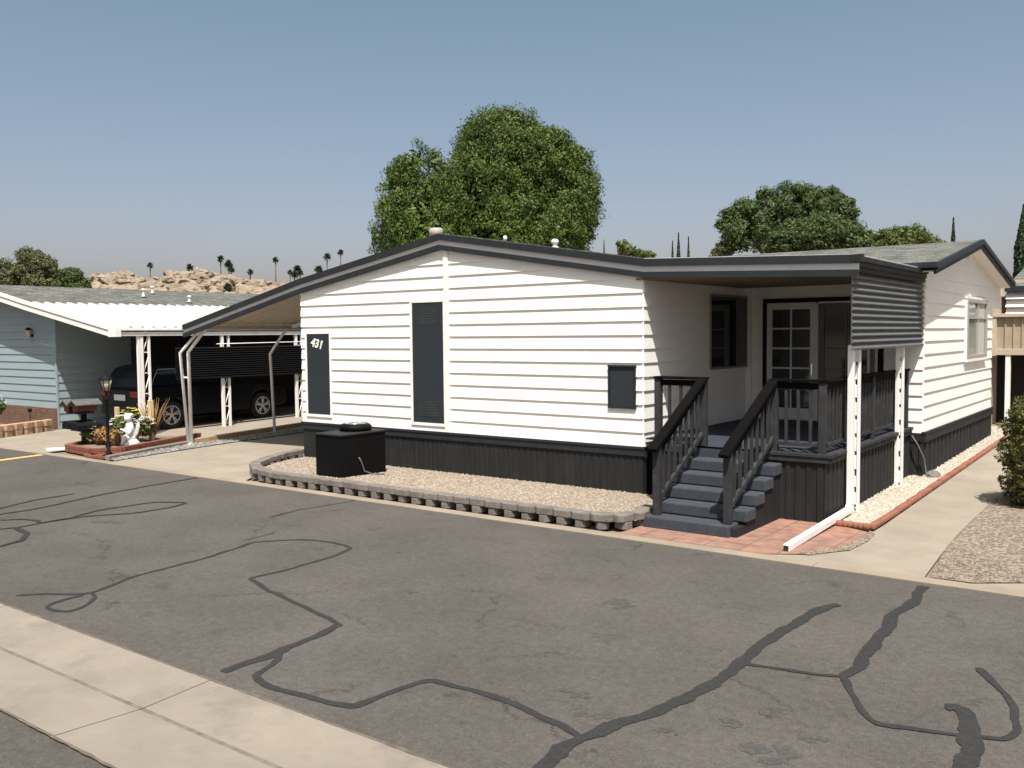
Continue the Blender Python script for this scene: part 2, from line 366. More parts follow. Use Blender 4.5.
def stones(name, inside, bbox, zf, n, size, mats, mesh_base=None):
    """loose stones on a bed, joined with the bed sheet: one mesh"""
    mb = mesh_base or MB()
    base_n = len(mb.f)
    ph = [(0,0,1),(0,0,-1),(1,0,0),(-1,0,0),(0,1,0),(0,-1,0)]
    fc = [(0,2,4),(0,4,3),(0,3,5),(0,5,2),(1,4,2),(1,3,4),(1,5,3),(1,2,5)]
    cnt = 0
    while cnt < n:
        x = random.uniform(bbox[0], bbox[2]); y = random.uniform(bbox[1], bbox[3])
        if not inside(x, y): continue
        cnt += 1
        s_ = size * random.uniform(.5, 1.3); a = random.uniform(0, 6.28); ca, sa = math.cos(a), math.sin(a)
        el = random.uniform(.6, 1.1); zz = zf(x, y) + s_ * .12
        vs_ = []
        for p in ph:
            px, py, pz = p[0] * s_ * random.uniform(.8, 1.2), p[1] * s_ * el, p[2] * s_ * .55
            vs_.append((x + px * ca - py * sa, y + px * sa + py * ca, zz + pz + random.uniform(-.1, .1) * s_))
        mb.add(vs_, fc, 1 + random.randrange(len(mats) - 1), False)
    return mb

def inpoly(poly):
    def f(x, y):
        c = False; j = len(poly) - 1
        for i in range(len(poly)):
            xi, yi = poly[i]; xj, yj = poly[j]
            if (yi > y) != (yj > y) and x < (xj - xi) * (y - yi) / (yj - yi) + xi: c = not c
            j = i
        return c
    return f

def siding(origin, u, nrm, length, zb, ztop, expo=.204, lap=.024, step=.1, holes=()):
    """lap siding: real stepped boards. ztop(s) gives the wall top at distance s along u."""
    mb = MB(); o = Vector(origin); u = Vector(u); nn = Vector(nrm)
    N = max(1, int(round(length / step))); S = [length * i / N for i in range(N + 1)]
    T = [ztop(s_) for s_ in S]
    zmax = max(T); k = 0
    while zb + k * expo < zmax:
        z0 = zb + k * expo; z1 = z0 + expo
        def pt(s_, z, off): p = o + u * s_ + nn * off; return (p.x, p.y, z)
        run = None
        for i in range(N):
            a0, a1 = S[i], S[i+1]; ta, tb = T[i], T[i+1]
            if ta <= z0 + 1e-4 and tb <= z0 + 1e-4: continue
            za, zb_ = max(z0, min(z1, ta)), max(z0, min(z1, tb))
            oa = lap - (lap - .003) * (za - z0) / expo; ob = lap - (lap - .003) * (zb_ - z0) / expo
            mb.quad(pt(a0, z0, lap), pt(a1, z0, lap), pt(a1, zb_, ob), pt(a0, za, oa))
            mb.quad(pt(a0, z0, .0), pt(a1, z0, .0), pt(a1, z0, lap), pt(a0, z0, lap))
        for e in (0, length):
            te = ztop(e)
            if te > z0:
                zt = min(z1, te); mb.add([pt(e, z0, -.02), pt(e, z0, lap), pt(e, zt, .003), pt(e, zt, -.02)], [(0, 1, 2, 3)])
        k += 1
    return mb

def ribs(origin, u, nrm, length, z0f, z1, pitch=.15, depth=.018, duty=.5, jit=.0):
    """vertical ribbed skirting"""
    mb = MB(); o = Vector(origin); u = Vector(u); nn = Vector(nrm)
    pts = []; s_ = 0
    while s_ < length:
        w_ = pitch * random.uniform(1 - jit, 1 + jit)
        e = min(length, s_ + w_); t = e - s_
        pts += [(s_, 0), (s_ + t * (1 - duty) * .8, 0), (s_ + t * (1 - duty), depth), (s_ + t * .93, depth)]
        s_ = e
    pts.append((length, 0))
    for (a, da), (b, db) in zip(pts[:-1], pts[1:]):
        p = o + u * a + nn * da; q = o + u * b + nn * db
        mb.quad((p.x, p.y, z0f), (q.x, q.y, z0f), (q.x, q.y, z1), (p.x, p.y, z1))
    return mb

def text_obj(body, size, m_, parent, loc, rot, name='house_number', shear=0, ext=.006):
    c = bpy.data.curves.new(name, 'FONT'); c.body = body; c.size = size; c.extrude = ext; c.shear = shear; c.align_x = 'CENTER'; c.space_character = 1.02; c.offset = .006
    t = bpy.data.objects.new(name, c)
    dg = bpy.context.evaluated_depsgraph_get()
    COL.objects.link(t); dg.update()
    me = bpy.data.meshes.new_from_object(t.evaluated_get(bpy.context.evaluated_depsgraph_get()))
    bpy.data.objects.remove(t)
    o = bpy.data.objects.new(name, me); COL.objects.link(o); me.materials.clear(); me.materials.append(m_)
    o.parent = parent; o.matrix_parent_inverse = Matrix.Translation(-parent.location)
    o.location = loc; o.rotation_euler = rot
    return o

# ================================================================ GROUND
struct('terrain', MB().quad((-2500, -600, -.03), (2500, -600, -.03), (2500, 0, -.03), (-2500, 0, -.03))
       .quad((-2500, 0, -.03), (2500, 0, -.03), (2500, 60, 1.17), (-2500, 60, 1.17))
       .quad((-2500, 60, 1.17), (2500, 60, 1.17), (2500, 3000, 1.2), (-2500, 3000, 1.2)), M['earth'])
# (the terrain lies 3 cm under the lots and streets)
# irregular street surface
mb = MB().quad((-90, -8.05, 0), (70, -8.05, 0), (70, -2.57, 0), (-90, -2.57, 0)).quad((-90, -16.5, -.005), (70, -16.5, -.005), (70, -9.12, -.005), (-90, -9.12, -.005))
struct('road', mb, M['asphalt'])
# valley gutter of concrete with joints
mb = MB()
x = -60.0
while x < 60:
    x1 = x + 3.05
    a, b = x + .004, x1 - .004
    J = lambda s_: .004 * math.sin(s_ * 3.1)
    mb.quad((a, -9.14 + J(a), .006), (b, -9.14 + J(b), .006), (b, -8.57, -.022), (a, -8.57, -.022))
    mb.quad((a, -8.57, -.022), (b, -8.57, -.022), (b, -8.535, -.022), (a, -8.535, -.022), 1)
    mb.quad((a, -8.535, -.022), (b, -8.535, -.022), (b, -8.03 + J(b), .006), (a, -8.03 + J(a), .006))
    x = x1
M['gutdirt'] = mat('gutter silt', (.15, .122, .095), .95, var=.35, vscale=9, col2=(.20, .168, .135))
M['jointdirt'] = mat('joint dirt', (.115, .09, .07), .95, var=.4, vscale=9)
struct('gutter_path', mb, [M['gutterconc'], M['gutdirt']])
# dirt line along the edges of the gutter: ragged
mb = MB()
for y0, sgn in ((-8.03, 1), (-9.13, -1)):
    x = -22.0; p0 = None
    while x < 12:
        wd = max(.001, .012 + .014 * noise.noise(Vector((x * 2.3, y0, 0))) + .014 * noise.noise(Vector((x * 9, y0, 5)))); wi = .004 + .014 * abs(noise.noise(Vector((x * 6, y0, 9))))
        p1 = ((x, y0 - sgn * wi, .0085), (x, y0 + sgn * wd, .0085))
        if p0: mb.quad(p0[0], p1[0], p1[1], p0[1])
        p0 = p1; x += .04
struct('road_edge_dirt', mb, M['jointdirt'])
# concrete strip at the lot side of the street
mb = MB(); x = -70.0
while x < 60:
    x1 = x + random.uniform(2.7, 3.3); mb.box(x + .004, -2.565, -.03, x1 - .004, -2.36, .008); x = x1
struct('kerb_strip', mb, M['strip'])
# driveway of the white house, wrapped round to the back
struct('driveway', sheet([(-10.35, -2.36), (-6.2, -2.36), (-7.4, -.6), (-7.45, 0), (-10.85, 0)], .004).quad((-10.85, 0, .004), (-7.45, 0, .004), (-7.45, 22, .444), (-11.3, 22, .444)), M['concrete'])
struct('neighbour_driveway', rect_sheet(-17.5, -2.36, -12.9, 22, .006), M['concrete'])
struct('lot_slab', rect_sheet(-24, 0, -17.5, 22, .002), M['concrete'])
# concrete walk on the right with flared apron
wk = [(3.40, -.60), (3.46, -1.1), (3.42, -1.7), (3.15, -2.12), (2.75, -2.36), (4.38, -2.36), (4.28, -.9), (4.24, 0), (3.40, 0)]
struct('walkway', sheet(wk, .005, slope=False).quad((3.40, 0, .005), (4.24, 0, .005), (4.20, 20, .405), (3.36, 20, .405)), M['concrete'])
struct('side_apron', sheet([(4.78, -2.36), (9, -2.36), (9, -1.75), (5.35, -1.95)], .006, slope=False), M['concrete'])
# terracotta paver patio at the stair foot
struct('patio', sheet([(.95, -2.36), (2.75, -2.36), (3.13, -2.10), (3.38, -1.68), (3.42, -1.1), (3.36, -.62), (2.9, -.42), (1.0, -.42), (1.0, -1.3)], .010, slope=False), M['tile'])

# crack sealant poured over the street cracks
CR = [
    (0.050, [(-2.32,-7.83), (-2.11,-7.61), (-1.84,-7.41), (-1.85,-7.29), (-2.04,-6.82), (-2.09,-6.40), (-2.12,-5.91), (-2.21,-5.49), (-2.32,-5.14), (-2.00,-4.77), (-1.56,-4.61), (-1.13,-4.68), (-1.03,-5.04), (-0.98,-5.62), (-0.99,-5.91), (-1.05,-6.19), (-0.50,-6.34), (0.06,-6.48), (0.59,-6.59), (0.85,-6.67)]),
    (0.085, [(0.80,-6.65), (0.88,-6.92), (0.91,-7.27), (0.93,-7.47), (0.92,-7.64), (0.95,-7.88)]),
    (0.060, [(0.92,-7.37), (1.07,-7.54), (1.18,-7.79), (1.43,-7.86), (1.69,-7.84), (1.96,-7.81), (2.17,-7.76), (2.16,-7.58), (2.19,-7.37), (2.24,-7.12), (2.58,-7.10), (3.03,-7.14), (3.39,-7.20), (3.61,-7.30)]),
    (0.045, [(-1.80,-7.36), (-1.66,-7.41), (-1.45,-7.64), (-1.38,-7.80), (-1.52,-7.87), (-1.74,-7.87), (-1.82,-7.68), (-1.83,-7.45)]),
    (0.100, [(3.68,-7.92), (3.62,-7.71), (3.58,-7.43), (3.60,-7.27), (3.66,-6.98), (3.77,-6.72), (3.84,-6.42), (3.86,-6.08), (3.86,-5.65), (3.85,-5.36), (3.82,-4.88), (3.88,-4.34), (3.92,-3.82), (3.99,-3.73)]),
    (0.045, [(3.85,-5.58), (4.18,-5.51), (4.38,-5.47), (4.54,-5.40)]),
    (0.10, [(4.53,-5.41), (4.56,-5.11), (4.53,-4.74), (4.52,-4.23), (4.45,-3.71), (4.48,-3.33), (4.45,-2.69)]),
    (0.050, [(4.54,-5.40), (4.77,-5.85), (4.95,-6.08), (5.13,-6.03), (5.34,-5.97), (5.47,-5.92), (5.62,-5.87), (5.66,-5.64), (5.57,-5.33), (5.42,-4.96), (5.27,-4.69)]),
    (0.12, [(5.51,-6.49), (5.49,-6.09), (5.42,-5.80), (5.32,-5.50), (5.22,-5.53)]),
    (0.050, [(-7.03,-6.05), (-7.05,-5.89), (-7.31,-5.33), (-7.37,-4.65)]),
    (0.050, [(-6.59,-6.24), (-6.60,-6.09), (-6.58,-5.57), (-6.85,-4.75), (-7.06,-3.80), (-7.16,-2.62)]),
    (0.045, [(-6.17,-6.27), (-5.99,-6.06), (-5.74,-5.97), (-5.55,-6.09), (-5.52,-5.67), (-5.74,-5.17), (-5.70,-4.72), (-5.65,-4.33), (-5.21,-4.10), (-5.08,-4.44), (-5.14,-5.00), (-5.47,-5.48), (-5.53,-5.92), (-5.49,-6.34), (-5.65,-6.64)]),
    (0.070, [(-5.48,-6.39), (-5.00,-6.47), (-4.70,-6.65), (-4.57,-6.98), (-4.56,-7.16)]),
    (0.022, [(-3.33,-4.12), (-3.42,-3.59), (-3.37,-3.21), (-3.31,-2.6)]),
    (0.015, [(-2.47,-5.19), (-2.47,-4.86), (-2.55,-4.65)]),
]
mb = MB(); zz = .004
for wd, L in CR:
    zz += .00035
    # resample with wobble
    P = []
    for (a, b), (c, d) in zip(L[:-1], L[1:]):
        n_ = max(2, int(math.hypot(c - a, d - b) / .03))
        for i in range(n_): t = i / n_; P.append(Vector((a + (c - a) * t, b + (d - b) * t)))
    P.append(Vector(L[-1]))
    for _ in range(6): P = [P[0]] + [(P[i-1] + P[i] * 2 + P[i+1]) / 4 for i in range(1, len(P) - 1)] + [P[-1]]
    l0 = None
    for i, p in enumerate(P):
        d = (P[min(i+1, len(P)-1)] - P[max(0, i-1)]).normalized(); q = Vector((-d.y, d.x))
        nz_ = noise.noise(Vector((p.x * 5, p.y * 5, 3))); nz2 = noise.noise(Vector((p.x * 14, p.y * 14, 9)))
        ww = wd * .5 * (1 + .55 * nz_ + .16 * nz2); ww2 = wd * .5 * (1 + .35 * nz_ - .16 * nz2)
        ww *= 1 + .22 * noise.noise(Vector((p.x * 38, p.y * 38, 1))); ww2 *= 1 + .22 * noise.noise(Vector((p.x * 38, p.y * 38, 7)))
        if i in (0, len(P) - 1): ww *= .6; ww2 *= .6
        pp = p + q * (noise.noise(Vector((p.x * 3, p.y * 3, 21))) * .03)
        a, b = pp + q * ww, pp - q * ww2
        if l0: mb.quad((l0[0].x, l0[0].y, zz), (l0[1].x, l0[1].y, zz), (b.x, b.y, zz), (a.x, a.y, zz))
        l0 = (a, b)
struct('road_crack_sealant', mb, M['seal'])
# rubbed-off sealer stains with ragged outlines
mb = MB(); zz = .0022
for cx, cy, r_ in ((4.54,-6.81,.16), (4.70,-6.50,.10), (2.39,-4.81,.20), (3.48,-6.93,.16), (3.2,-6.75,.13), (4.23,-6.56,.09), (4.35,-6.3,.06), (3.95,-6.9,.08), (-4.9,-5.5,.2), (.6,-5.6,.08), (1.1,-5.2,.07)):
    for k in range(9):
        ang = random.uniform(0, 6.28); rr = random.uniform(0, r_); x, y = cx + math.cos(ang) * rr, cy + math.sin(ang) * rr * .7; s_ = random.uniform(.12, .4) * r_
        zz += .00001
        pts = [(x + s_ * math.cos(t) * random.uniform(.5, 1.5), y + s_ * 1.1 * math.sin(t) * random.uniform(.5, 1.3), zz) for t in [i * 6.283 / 11 for i in range(11)]]
        mb.add(pts, [tuple(range(11))])
M['stain'] = mat('rubbed sealer', (.056, .053, .050), .9, var=.4, vscale=25)
struct('road_stains', mb, M['stain'])
struct('road_line', MB().quad((-12.72, -2.60, .0035), (-12.52, -2.60, .0035), (-12.1, -5.2, .0035), (-12.3, -5.2, .0035)), M['yellow'])

# gravel beds (stuff)
pl = [(.95, -1.2), (.95, -2.0), (.7, -2.1), (-5.4, -2.15), (-6.1, -2.05), (-6.7, -1.65), (-7.1, -1.05), (-7.4, -.3), (-7.45, .0), (.95, .0)]
zf = lambda x, y: .045 + .05 * min(1, max(0, -y / 2)) + .012 * noise.noise(Vector((x * 2, y * 2, 0)))
def bed(poly, zf, st=.25):
    mb = MB(); ins = inpoly(poly); xs = [p[0] for p in poly]; ys = [p[1] for p in poly]
    mb.add([(x, y, zf(x, y)) for x, y in poly], [tuple(range(len(poly)))]); return mb
def gravel(name, label, poly, zf, n, size, key, pm):
    xs = [p[0] for p in poly]; ys = [p[1] for p in poly]
    mb = bed(poly, zf)
    stones(name, inpoly(poly), (min(xs), min(ys), max(xs), max(ys)), zf, n, size, [M[pm]] + SM[key], mb)
    o = mb.build(name, [M[pm]] + SM[key]); tag(o, label, 'gravel', kind='stuff'); return o
gravel('gravel_bed', 'tan pebbles filling the raised bed along the front skirting', pl, lambda x, y: .045 + .022 * max(0, -y), 11000, .019, 'tan', 'peb_tan')
pw = [(2.7, -.40), (3.30, -.42), (3.30, 0), (3.26, 11), (2.7, 11), (2.7, 0)]
gravel('white_gravel', 'cream white pebble strip between the right skirting and the red edging', pw, lambda x, y: .022 + gz(y), 7000, .022, 'white', 'peb_white')
pg = [(4.42, -2.36), (4.78, -2.36), (5.35, -1.95), (9, -1.75), (12, -1.7), (12, 14), (4.2, 14), (4.24, 0), (4.28, -.9)]
gravel('side_gravel', 'mixed brown gravel bed to the right of the concrete walk', pg, lambda x, y: .012 + gz(y), 100, .02, 'mix', 'peb_mix')
pg2 = [(4.42, -2.34), (4.78, -2.36), (5.35, -1.95), (7, -1.85), (6.5, 3.5), (4.24, 3.5), (4.26, 0), (4.30, -.9)]
gravel('loose_gravel', 'loose brown gravel stones scattered beside the concrete walk', pg2, lambda x, y: .016 + gz(y), 8000, .019, 'mix', 'peb_mix')
ps = [(3.05, -2.14), (3.17, -2.14), (3.46, -1.68), (3.50, -1.1), (3.44, -.62), (3.37, -.6), (3.40, -1.1), (3.35, -1.68)]
gravel('gravel_sliver', 'narrow sliver of pebbles between terracotta patio and concrete apron', ps, lambda x, y: .014, 500, .017, 'mix', 'peb_mix')
pl2 = [(-10.35, -2.3), (-10.85, 0), (-11.3, 22), (-11.9, 22), (-11.45, 0), (-10.66, -2.25)]
gravel('grey_gravel', 'grey gravel strip between the two driveways', pl2, lambda x, y: .02 + gz(y), 5000, .03, 'grey', 'peb_grey')

# ================================================================ WHITE HOUSE
H = empty('white_house', (0, 0, 0), 'white mobile home with lap siding, charcoal skirting and a dark covered porch', 'house')
def hp(mb, name, m_, bevel=0, parent=None, label=None):
    o = mb.build(name, m_, parent or H, bevel)
    if label: o['label'] = label
    return o
# roof profile along x (top edge at the front rake)
RP = [(-11.34, 2.67), (-7.45, 3.50), (-3.86, 4.105), (.05, 3.46), (3.05, 3.345)]
def rz(x):
    for (a, b), (c, d) in zip(RP[:-1], RP[1:]):
        if a <= x <= c: return b + (d - b) * (x - a) / (c - a)
    return RP[0][1] if x < RP[0][0] else RP[-1][1]
FT = .27       # fascia height
hp(siding((-7.5, 0, 0), (1, 0, 0), (0, -1, 0), 7.5, .74, lambda s_: rz(s_ - 7.5) - .16), 'wall', M['wsiding'])
hp(siding((0, 0, 0), (0, 1, 0), (1, 0, 0), 3.8, .74, lambda s_: 3.20), 'wall', M['wsiding'])
hp(siding((0, 3.8, 0), (1, 0, 0), (0, -1, 0), 2.99, .74, lambda s_: 3.26), 'wall', M['wsiding'])
YA = 6.62; gzr = lambda y: 3.39 + .176 * (3.56 - abs(y - YA))
hp(siding((2.99, 3.63, 0), (0, 1, 0), (1, 0, 0), 5.72, .80, lambda s_: gzr(s_ + 3.63) - .11), 'wall', M['wsiding'])
hp(siding((2.99, 9.35, 0), (0, 1, 0), (1, 0, 0), .95, 2.84, lambda s_: gzr(s_ + 9.35) - .11), 'wall', M['wsiding'])
hp(MB().box(2.66, 3.60, .70, 2.985, 3.79, 3.2), 'wall_return', M['wsiding'])
hp(siding((2.66, 3.60, 0), (1, 0, 0), (0, -1, 0), .33, .76, lambda s_: 3.2), 'wall', M['wsiding'])
hp(siding((-7.5, 18, 0), (0, -1, 0), (-1, 0, 0), 18, .74, lambda s_: 3.3), 'wall', M['wsiding'])
hp(siding((0, 18, 0), (-1, 0, 0), (0, 1, 0), 7.5, .74, lambda s_: rz(-s_) - .16), 'wall', M['wsiding'])
hp(siding((2.99, 9.35, 0), (-1, 0, 0), (0, 1, 0), 2.99, .80, lambda s_: 3.25), 'wall', M['wsiding'])
# inner core so that no light leaks through (recessed 2 cm)
hp(MB().box(-7.48, .02, .1, -.02, 17.98, 3.15).box(-.02, 3.84, .1, 2.97, 9.33, 3.2), 'wall_core', M['void'])
# batten at the marriage line, corner boards
hp(MB().box(-3.80, -.045, .74, -3.70, .0, 3.84), 'batten', M['wtrim'], .003)
hp(MB().box(0, 3.72, .8, .10, 3.80, 3.2), 'corner_board', M['wsiding'])
# skirt trim and ribbed skirt
hp(MB().box(-7.53, -.035, .60, .03, -.001, .735).box(-7.52, -.05, .70, .035, -.034, .74), 'skirt_trim', M['blue_char'], .004)
hp(ribs((-7.5, -.004, 0), (1, 0, 0), (0, -1, 0), 7.5, 0, .60, .105, .008, .5, .25), 'skirt', M['charskirt'])
hp(ribs((-7.5, 18, 0), (0, -1, 0), (-1, 0, 0), 18, 0, .74, .15, .01), 'skirt', M['charskirt'])
hp(ribs((-.0, 0, 0), (0, 1, 0), (1, 0, 0), 3.8, 0, .74, .15, .01), 'skirt', M['charskirt'])
hp(ribs((2.995, 3.6, 0), (0, 1, 0), (1, 0, 0), 5.75, -.02, .66, .30, .028, .55, .1), 'skirt', M['charskirt'])
hp(ribs((2.6, 3.595, 0), (1, 0, 0), (0, -1, 0), .40, -.02, .66, .3, .02), 'skirt', M['charskirt'])
hp(MB().box(2.985, 3.56, .64, 3.045, 9.38, .79).box(2.985, 3.55, .76, 3.055, 9.39, .80).box(2.6, 3.56, .64, 2.984, 3.6, .78), 'skirt_trim', M['char'], .004)
# ---- main roof: slabs
def slab(name, pts, y0, y1, th, m_, label=None):
    mb = MB()
    for (a, b), (c, d) in zip(pts[:-1], pts[1:]):
        mb.prism([(a, b), (c, d), (c, d - th), (a, b - th)], y0, y1)
    return hp(mb, name, m_, label=label)
slab('roof', [(-7.45, 3.505), (-3.86, 4.12), (.05, 3.475)], -.05, 18.3, .10, M['shingle'])
hp(MB().prism([(.05, 3.475), (3.03, 3.355), (3.03, 3.31), (.05, 3.43)], -.05, 3.45), 'porch_roof', M['whitepan'])
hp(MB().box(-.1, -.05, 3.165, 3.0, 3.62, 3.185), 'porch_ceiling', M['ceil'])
# carport: corrugated pans running along x
mb = MB(); y = -.06; pts = []
while y < 16:
    pts += [(y, 0), (y + .09, 0), (y + .11, .045), (y + .20, .045), (y + .22, 0)]; y += .30
A = (-7.45, 3.44); B = (-11.25, 2.64)
for (a, da), (b, db) in zip(pts[:-1], pts[1:]):
    mb.quad((A[0], a, A[1] + da), (B[0], a, B[1] + da), (B[0], b, B[1] + db), (A[0], b, A[1] + db))
hp(mb, 'carport_roof', M['pan'])
mb = MB()
mb.beam((-11.0, -.05, 2.60), (-11.0, 16, 2.60), .05, .09)
hp(mb, 'carport_beam', M['pan'])
for y_ in (2.6, 6.6): hp(MB().beam((-10.9, y_, 2.63), (-7.5, y_, 3.34), .06, .08), 'carport_rafter', M['wtrim2'])
hp(MB().prism([(-11.25, 2.60), (-11.36, 2.60), (-11.36, 2.69), (-11.25, 2.69)], -.09, 16), 'gutter', M['wtrim2'])
# fascia: three bands following the profile
def band(dz0, dz1, y0, y1, x0=None, x1=None):
    mb = MB(); P = RP
    for (a, b), (c, d) in zip(P[:-1], P[1:]):
        mb.prism([(a, b - dz0), (c, d - dz0), (c, d - dz1), (a, b - dz1)], y0, y1)
    return mb
hp(band(0, .105, -.095, -.03), 'fascia', M['blue_char'])
hp(band(.105, .185, -.060, -.026), 'fascia', M['fasc_light'], label='pale grey middle band of the fascia')
hp(band(.185, .27, -.088, -.026), 'fascia', M['blue_char'])
# porch roof right-hand side fascia (gutter profile)
mb = MB()
mb.box(2.96, -.10, 3.255, 3.10, .02, 3.35)
for z0, z1, o_ in ((3.265, 3.33, 3.07), (3.20, 3.262, 3.045), (3.14, 3.198, 3.02)):
    mb.box(2.97, .02 if z0 > 3.2 else -.05, z0, o_, 3.5, z1)
hp(mb, 'fascia', M['char'], .003)
# ---- L wing roof (ridge along x)
ev = 3.39; rg = ev + .176 * 3.56; YE, YF = YA - 3.56, YA + 3.56
def rake(o0, t0, t1, x0, x1, g_=0):
    mb = MB()
    for ys, zs in (((YE + g_, YA), (ev + .176 * g_, rg)), ((YA, YF - g_), (rg, ev + .176 * g_))):
        mb.prism([(ys[0], zs[0] + t0), (ys[1], zs[1] + t0), (ys[1], zs[1] - t1), (ys[0], zs[0] - t1)], x0, x1, 'x')
    return mb
hp(rake(0, 0, .05, -4.2, 3.245), 'roof', M['shingle2'])
hp(rake(0, .012, .075, 3.24, 3.30), 'fascia', M['blue_char'])
hp(rake(0, -.076, .15, 3.237, 3.27), 'fascia', M['blue_char'], label='lower grey board of the gable rake')
hp(rake(0, -.10, .12, 2.96, 3.24, .05), 'soffit', M['wtrim'])
hp(MB().box(2.42, YE - .10, 3.33, 3.31, YE - .005, 3.42), 'gutter', M['blue_char'], .01)
hp(MB().box(3.0, 6.45, 3.70, 3.06, 6.66, 3.79), 'gable_vent', M['soffit'], .005)
# roof vents
def roof_vent(x, y, z, kind):
    mb = MB()
    if kind == 0: mb.lathe([(.10, -.4), (.10, .10), (.14, .11), (.14, .24), (.11, .27)], (x, y, z), 16); mm = M['vent']
    elif kind == 1: mb.lathe([(.02, 0), (.02, .16), (.035, .17), (.035, .22), (.02, .24)], (x, y, z), 10); mm = M['wtrim']
    else: mb.lathe([(.06, -.1), (.06, .10), (.04, .11), (.04, .15), (.065, .16), (.065, .20), (.04, .23)], (x, y, z), 14); mm = M['wtrim']
    return hp(mb, 'roof_vent', mm)
roof_vent(-5.58, 1.8, 4.22, 0); roof_vent(-3.42, 1.2, 3.90, 1); roof_vent(-2.49, 1.4, 3.80, 2)
# ---- front panels
def framed_panel(x0, x1, z0, z1, name, vents=(), fr=.05, tr=True):
    f = hp(MB().box(x0, -.032, z0, x1, -.010, z1), name, M['panel'], .003)
    if tr:
        m_ = MB(); m_.box(x0 - fr, -.040, z0 - fr, x0, .0, z1 + .02).box(x1, -.040, z0 - fr, x1 + fr * .6, .0, z1 + .02).box(x0, -.040, z0 - fr, x1, .0, z0).box(x0 - .01, -.040, z1, x1 + .01, .0, z1 + .02)
        hp(m_, 'panel_frame', M['wtrim'], parent=f)
    for (a, b) in vents:
        hp(MB().box(x0 + .16, -.036, a, x1 - .12, -.0318, b), 'vent_louver', M['louverpat'], parent=f)
    return f
pA = framed_panel(-7.32, -6.68, .90, 2.44, 'door_panel')
framed_panel(-4.54, -3.82, .88, 2.96, 'door_panel', ((.98, 1.28), (2.58, 2.90)))
mt = framed_panel(-.545, -.135, 1.32, 1.90, 'meter_cover', tr=False)
hp(MB().box(-.57, -.05, 1.32, -.545, -.01, 1.90).box(-.135, -.05, 1.32, -.11, -.01, 1.90).box(-.575, -.055, 1.90, -.105, -.01, 1.93).box(-.575, -.05, 1.29, -.105, -.01, 1.32), 'cover_frame', M['char'], .003, parent=mt)
text_obj('431', .225, M['wtrim'], pA, (-7.04, -.037, 2.18), (R(90), R(12), 0), shear=.1)
# ---- porch window on the side wall
def window(parent, plane, a0, a1, z0, z1, c, name='window', fm='fasc_light', gm='glass', mull=(), trans=(), fr=.05, dep=.03, curtain=None):
    """plane 'x' (wall facing +x at x=c, a=y) or 'y' (wall facing -y at y=c, a=x)"""
    def B(mb, p0, p1, q0, q1, d0, d1):
        if plane == 'x': mb.box(c + d0, p0, q0, c + d1, p1, q1)
        else: mb.box(p0, c - d1, q0, p1, c - d0, q1)
        return mb
    m_ = MB(); B(m_, a0, a1, z0, z0 + fr, .0, dep + .02); B(m_, a0, a1, z1 - fr, z1, .0, dep + .02); B(m_, a0, a0 + fr, z0 + fr, z1 - fr, 0, dep + .019); B(m_, a1 - fr, a1, z0 + fr, z1 - fr, 0, dep + .019)
    f = hp(m_, name, M[fm], .003)
    g = MB(); B(g, a0 + fr, a1 - fr, z0 + fr, z1 - fr, .018, .024); hp(g, 'pane', M[gm], parent=f)
    if mull or trans:
        g = MB()
        for q in mull: B(g, q - .02, q + .02, z0 + fr, z1 - fr, .0, dep + .012)
        for q in trans: B(g, a0 + fr, a1 - fr, q - .015, q + .015, .0, dep + .010)
        hp(g, 'muntin', M[fm], parent=f)
    if curtain:
        for q0, q1 in curtain:
            g = MB(); B(g, q0, q1, z0 + fr, z1 - fr, .0245, .028); hp(g, 'curtain', M['curtain'], parent=f)
    return f
M['greyframe2'] = mat('dull aluminium frame', (.22, .21, .20), .5)
M['darkframe'] = mat('dark aluminium', (.10, .10, .095), .5)
window(H, 'x', 2.2, 3.78, 1.78, 3.03, .012, fm='greyframe2', mull=(3.2,), fr=.035, dep=.012)
M['greyframe'] = mat('greige window frame', (.33, .30, .26), .6)
wr = window(H, 'x', 6.62, 8.52, 1.86, 2.97, 3.0, fm='greyframe', gm='glassblue', mull=(7.6,), trans=(2.62,), fr=.07, dep=.04, curtain=((7.75, 8.35),))
hp(MB().box(3.0, 6.56, 1.81, 3.07, 8.58, 1.855).box(3.0, 6.575, 1.86, 3.045, 6.617, 2.97).box(3.0, 8.523, 1.86, 3.045, 8.565, 2.97).box(3.0, 6.56, 2.972, 3.05, 8.58, 3.01), 'window_frame', M['wtrim'], .004, parent=wr)
# ---- patio doors
dr = hp(MB().box(.31, 3.74, .88, .385, 3.80, 2.97).box(2.26, 3.74, .88, 2.34, 3.80, 2.97).box(.385, 3.74, 2.90, 2.26, 3.80, 2.97), 'door', M['black'], .003)
def leaf(x0, x1, cols, rows, ymid, fm):
    m_ = MB(); st = .095
    m_.box(x0, ymid - .02, .88, x0 + st, ymid + .02, 2.89).box(x1 - st, ymid - .02, .88, x1, ymid + .02, 2.89).box(x0 + st, ymid - .02, 2.78, x1 - st, ymid + .02, 2.89).box(x0 + st, ymid - .02, .88, x1 - st, ymid + .02, 1.08)
    a, b = x0 + st, x1 - st
    for i in range(1, cols): q = a + (b - a) * i / cols; m_.box(q - .014, ymid - .015, 1.08, q + .014, ymid + .015, 2.78)
    for z in rows: m_.box(a, ymid - .0152, z - .014, b, ymid + .0148, z + .014)
    o = hp(m_, 'door_leaf', fm, parent=dr); hp(MB().box(a, ymid - .003, 1.08, b, ymid + .003, 2.78), 'pane', M['glass'], parent=dr)
    return o
M['doorwhite'] = mat('door white', (.62, .61, .58), .5)
leaf(.385, 1.24, 2, (2.45, 2.11, 1.77, 1.42), 3.765, M['doorwhite'])
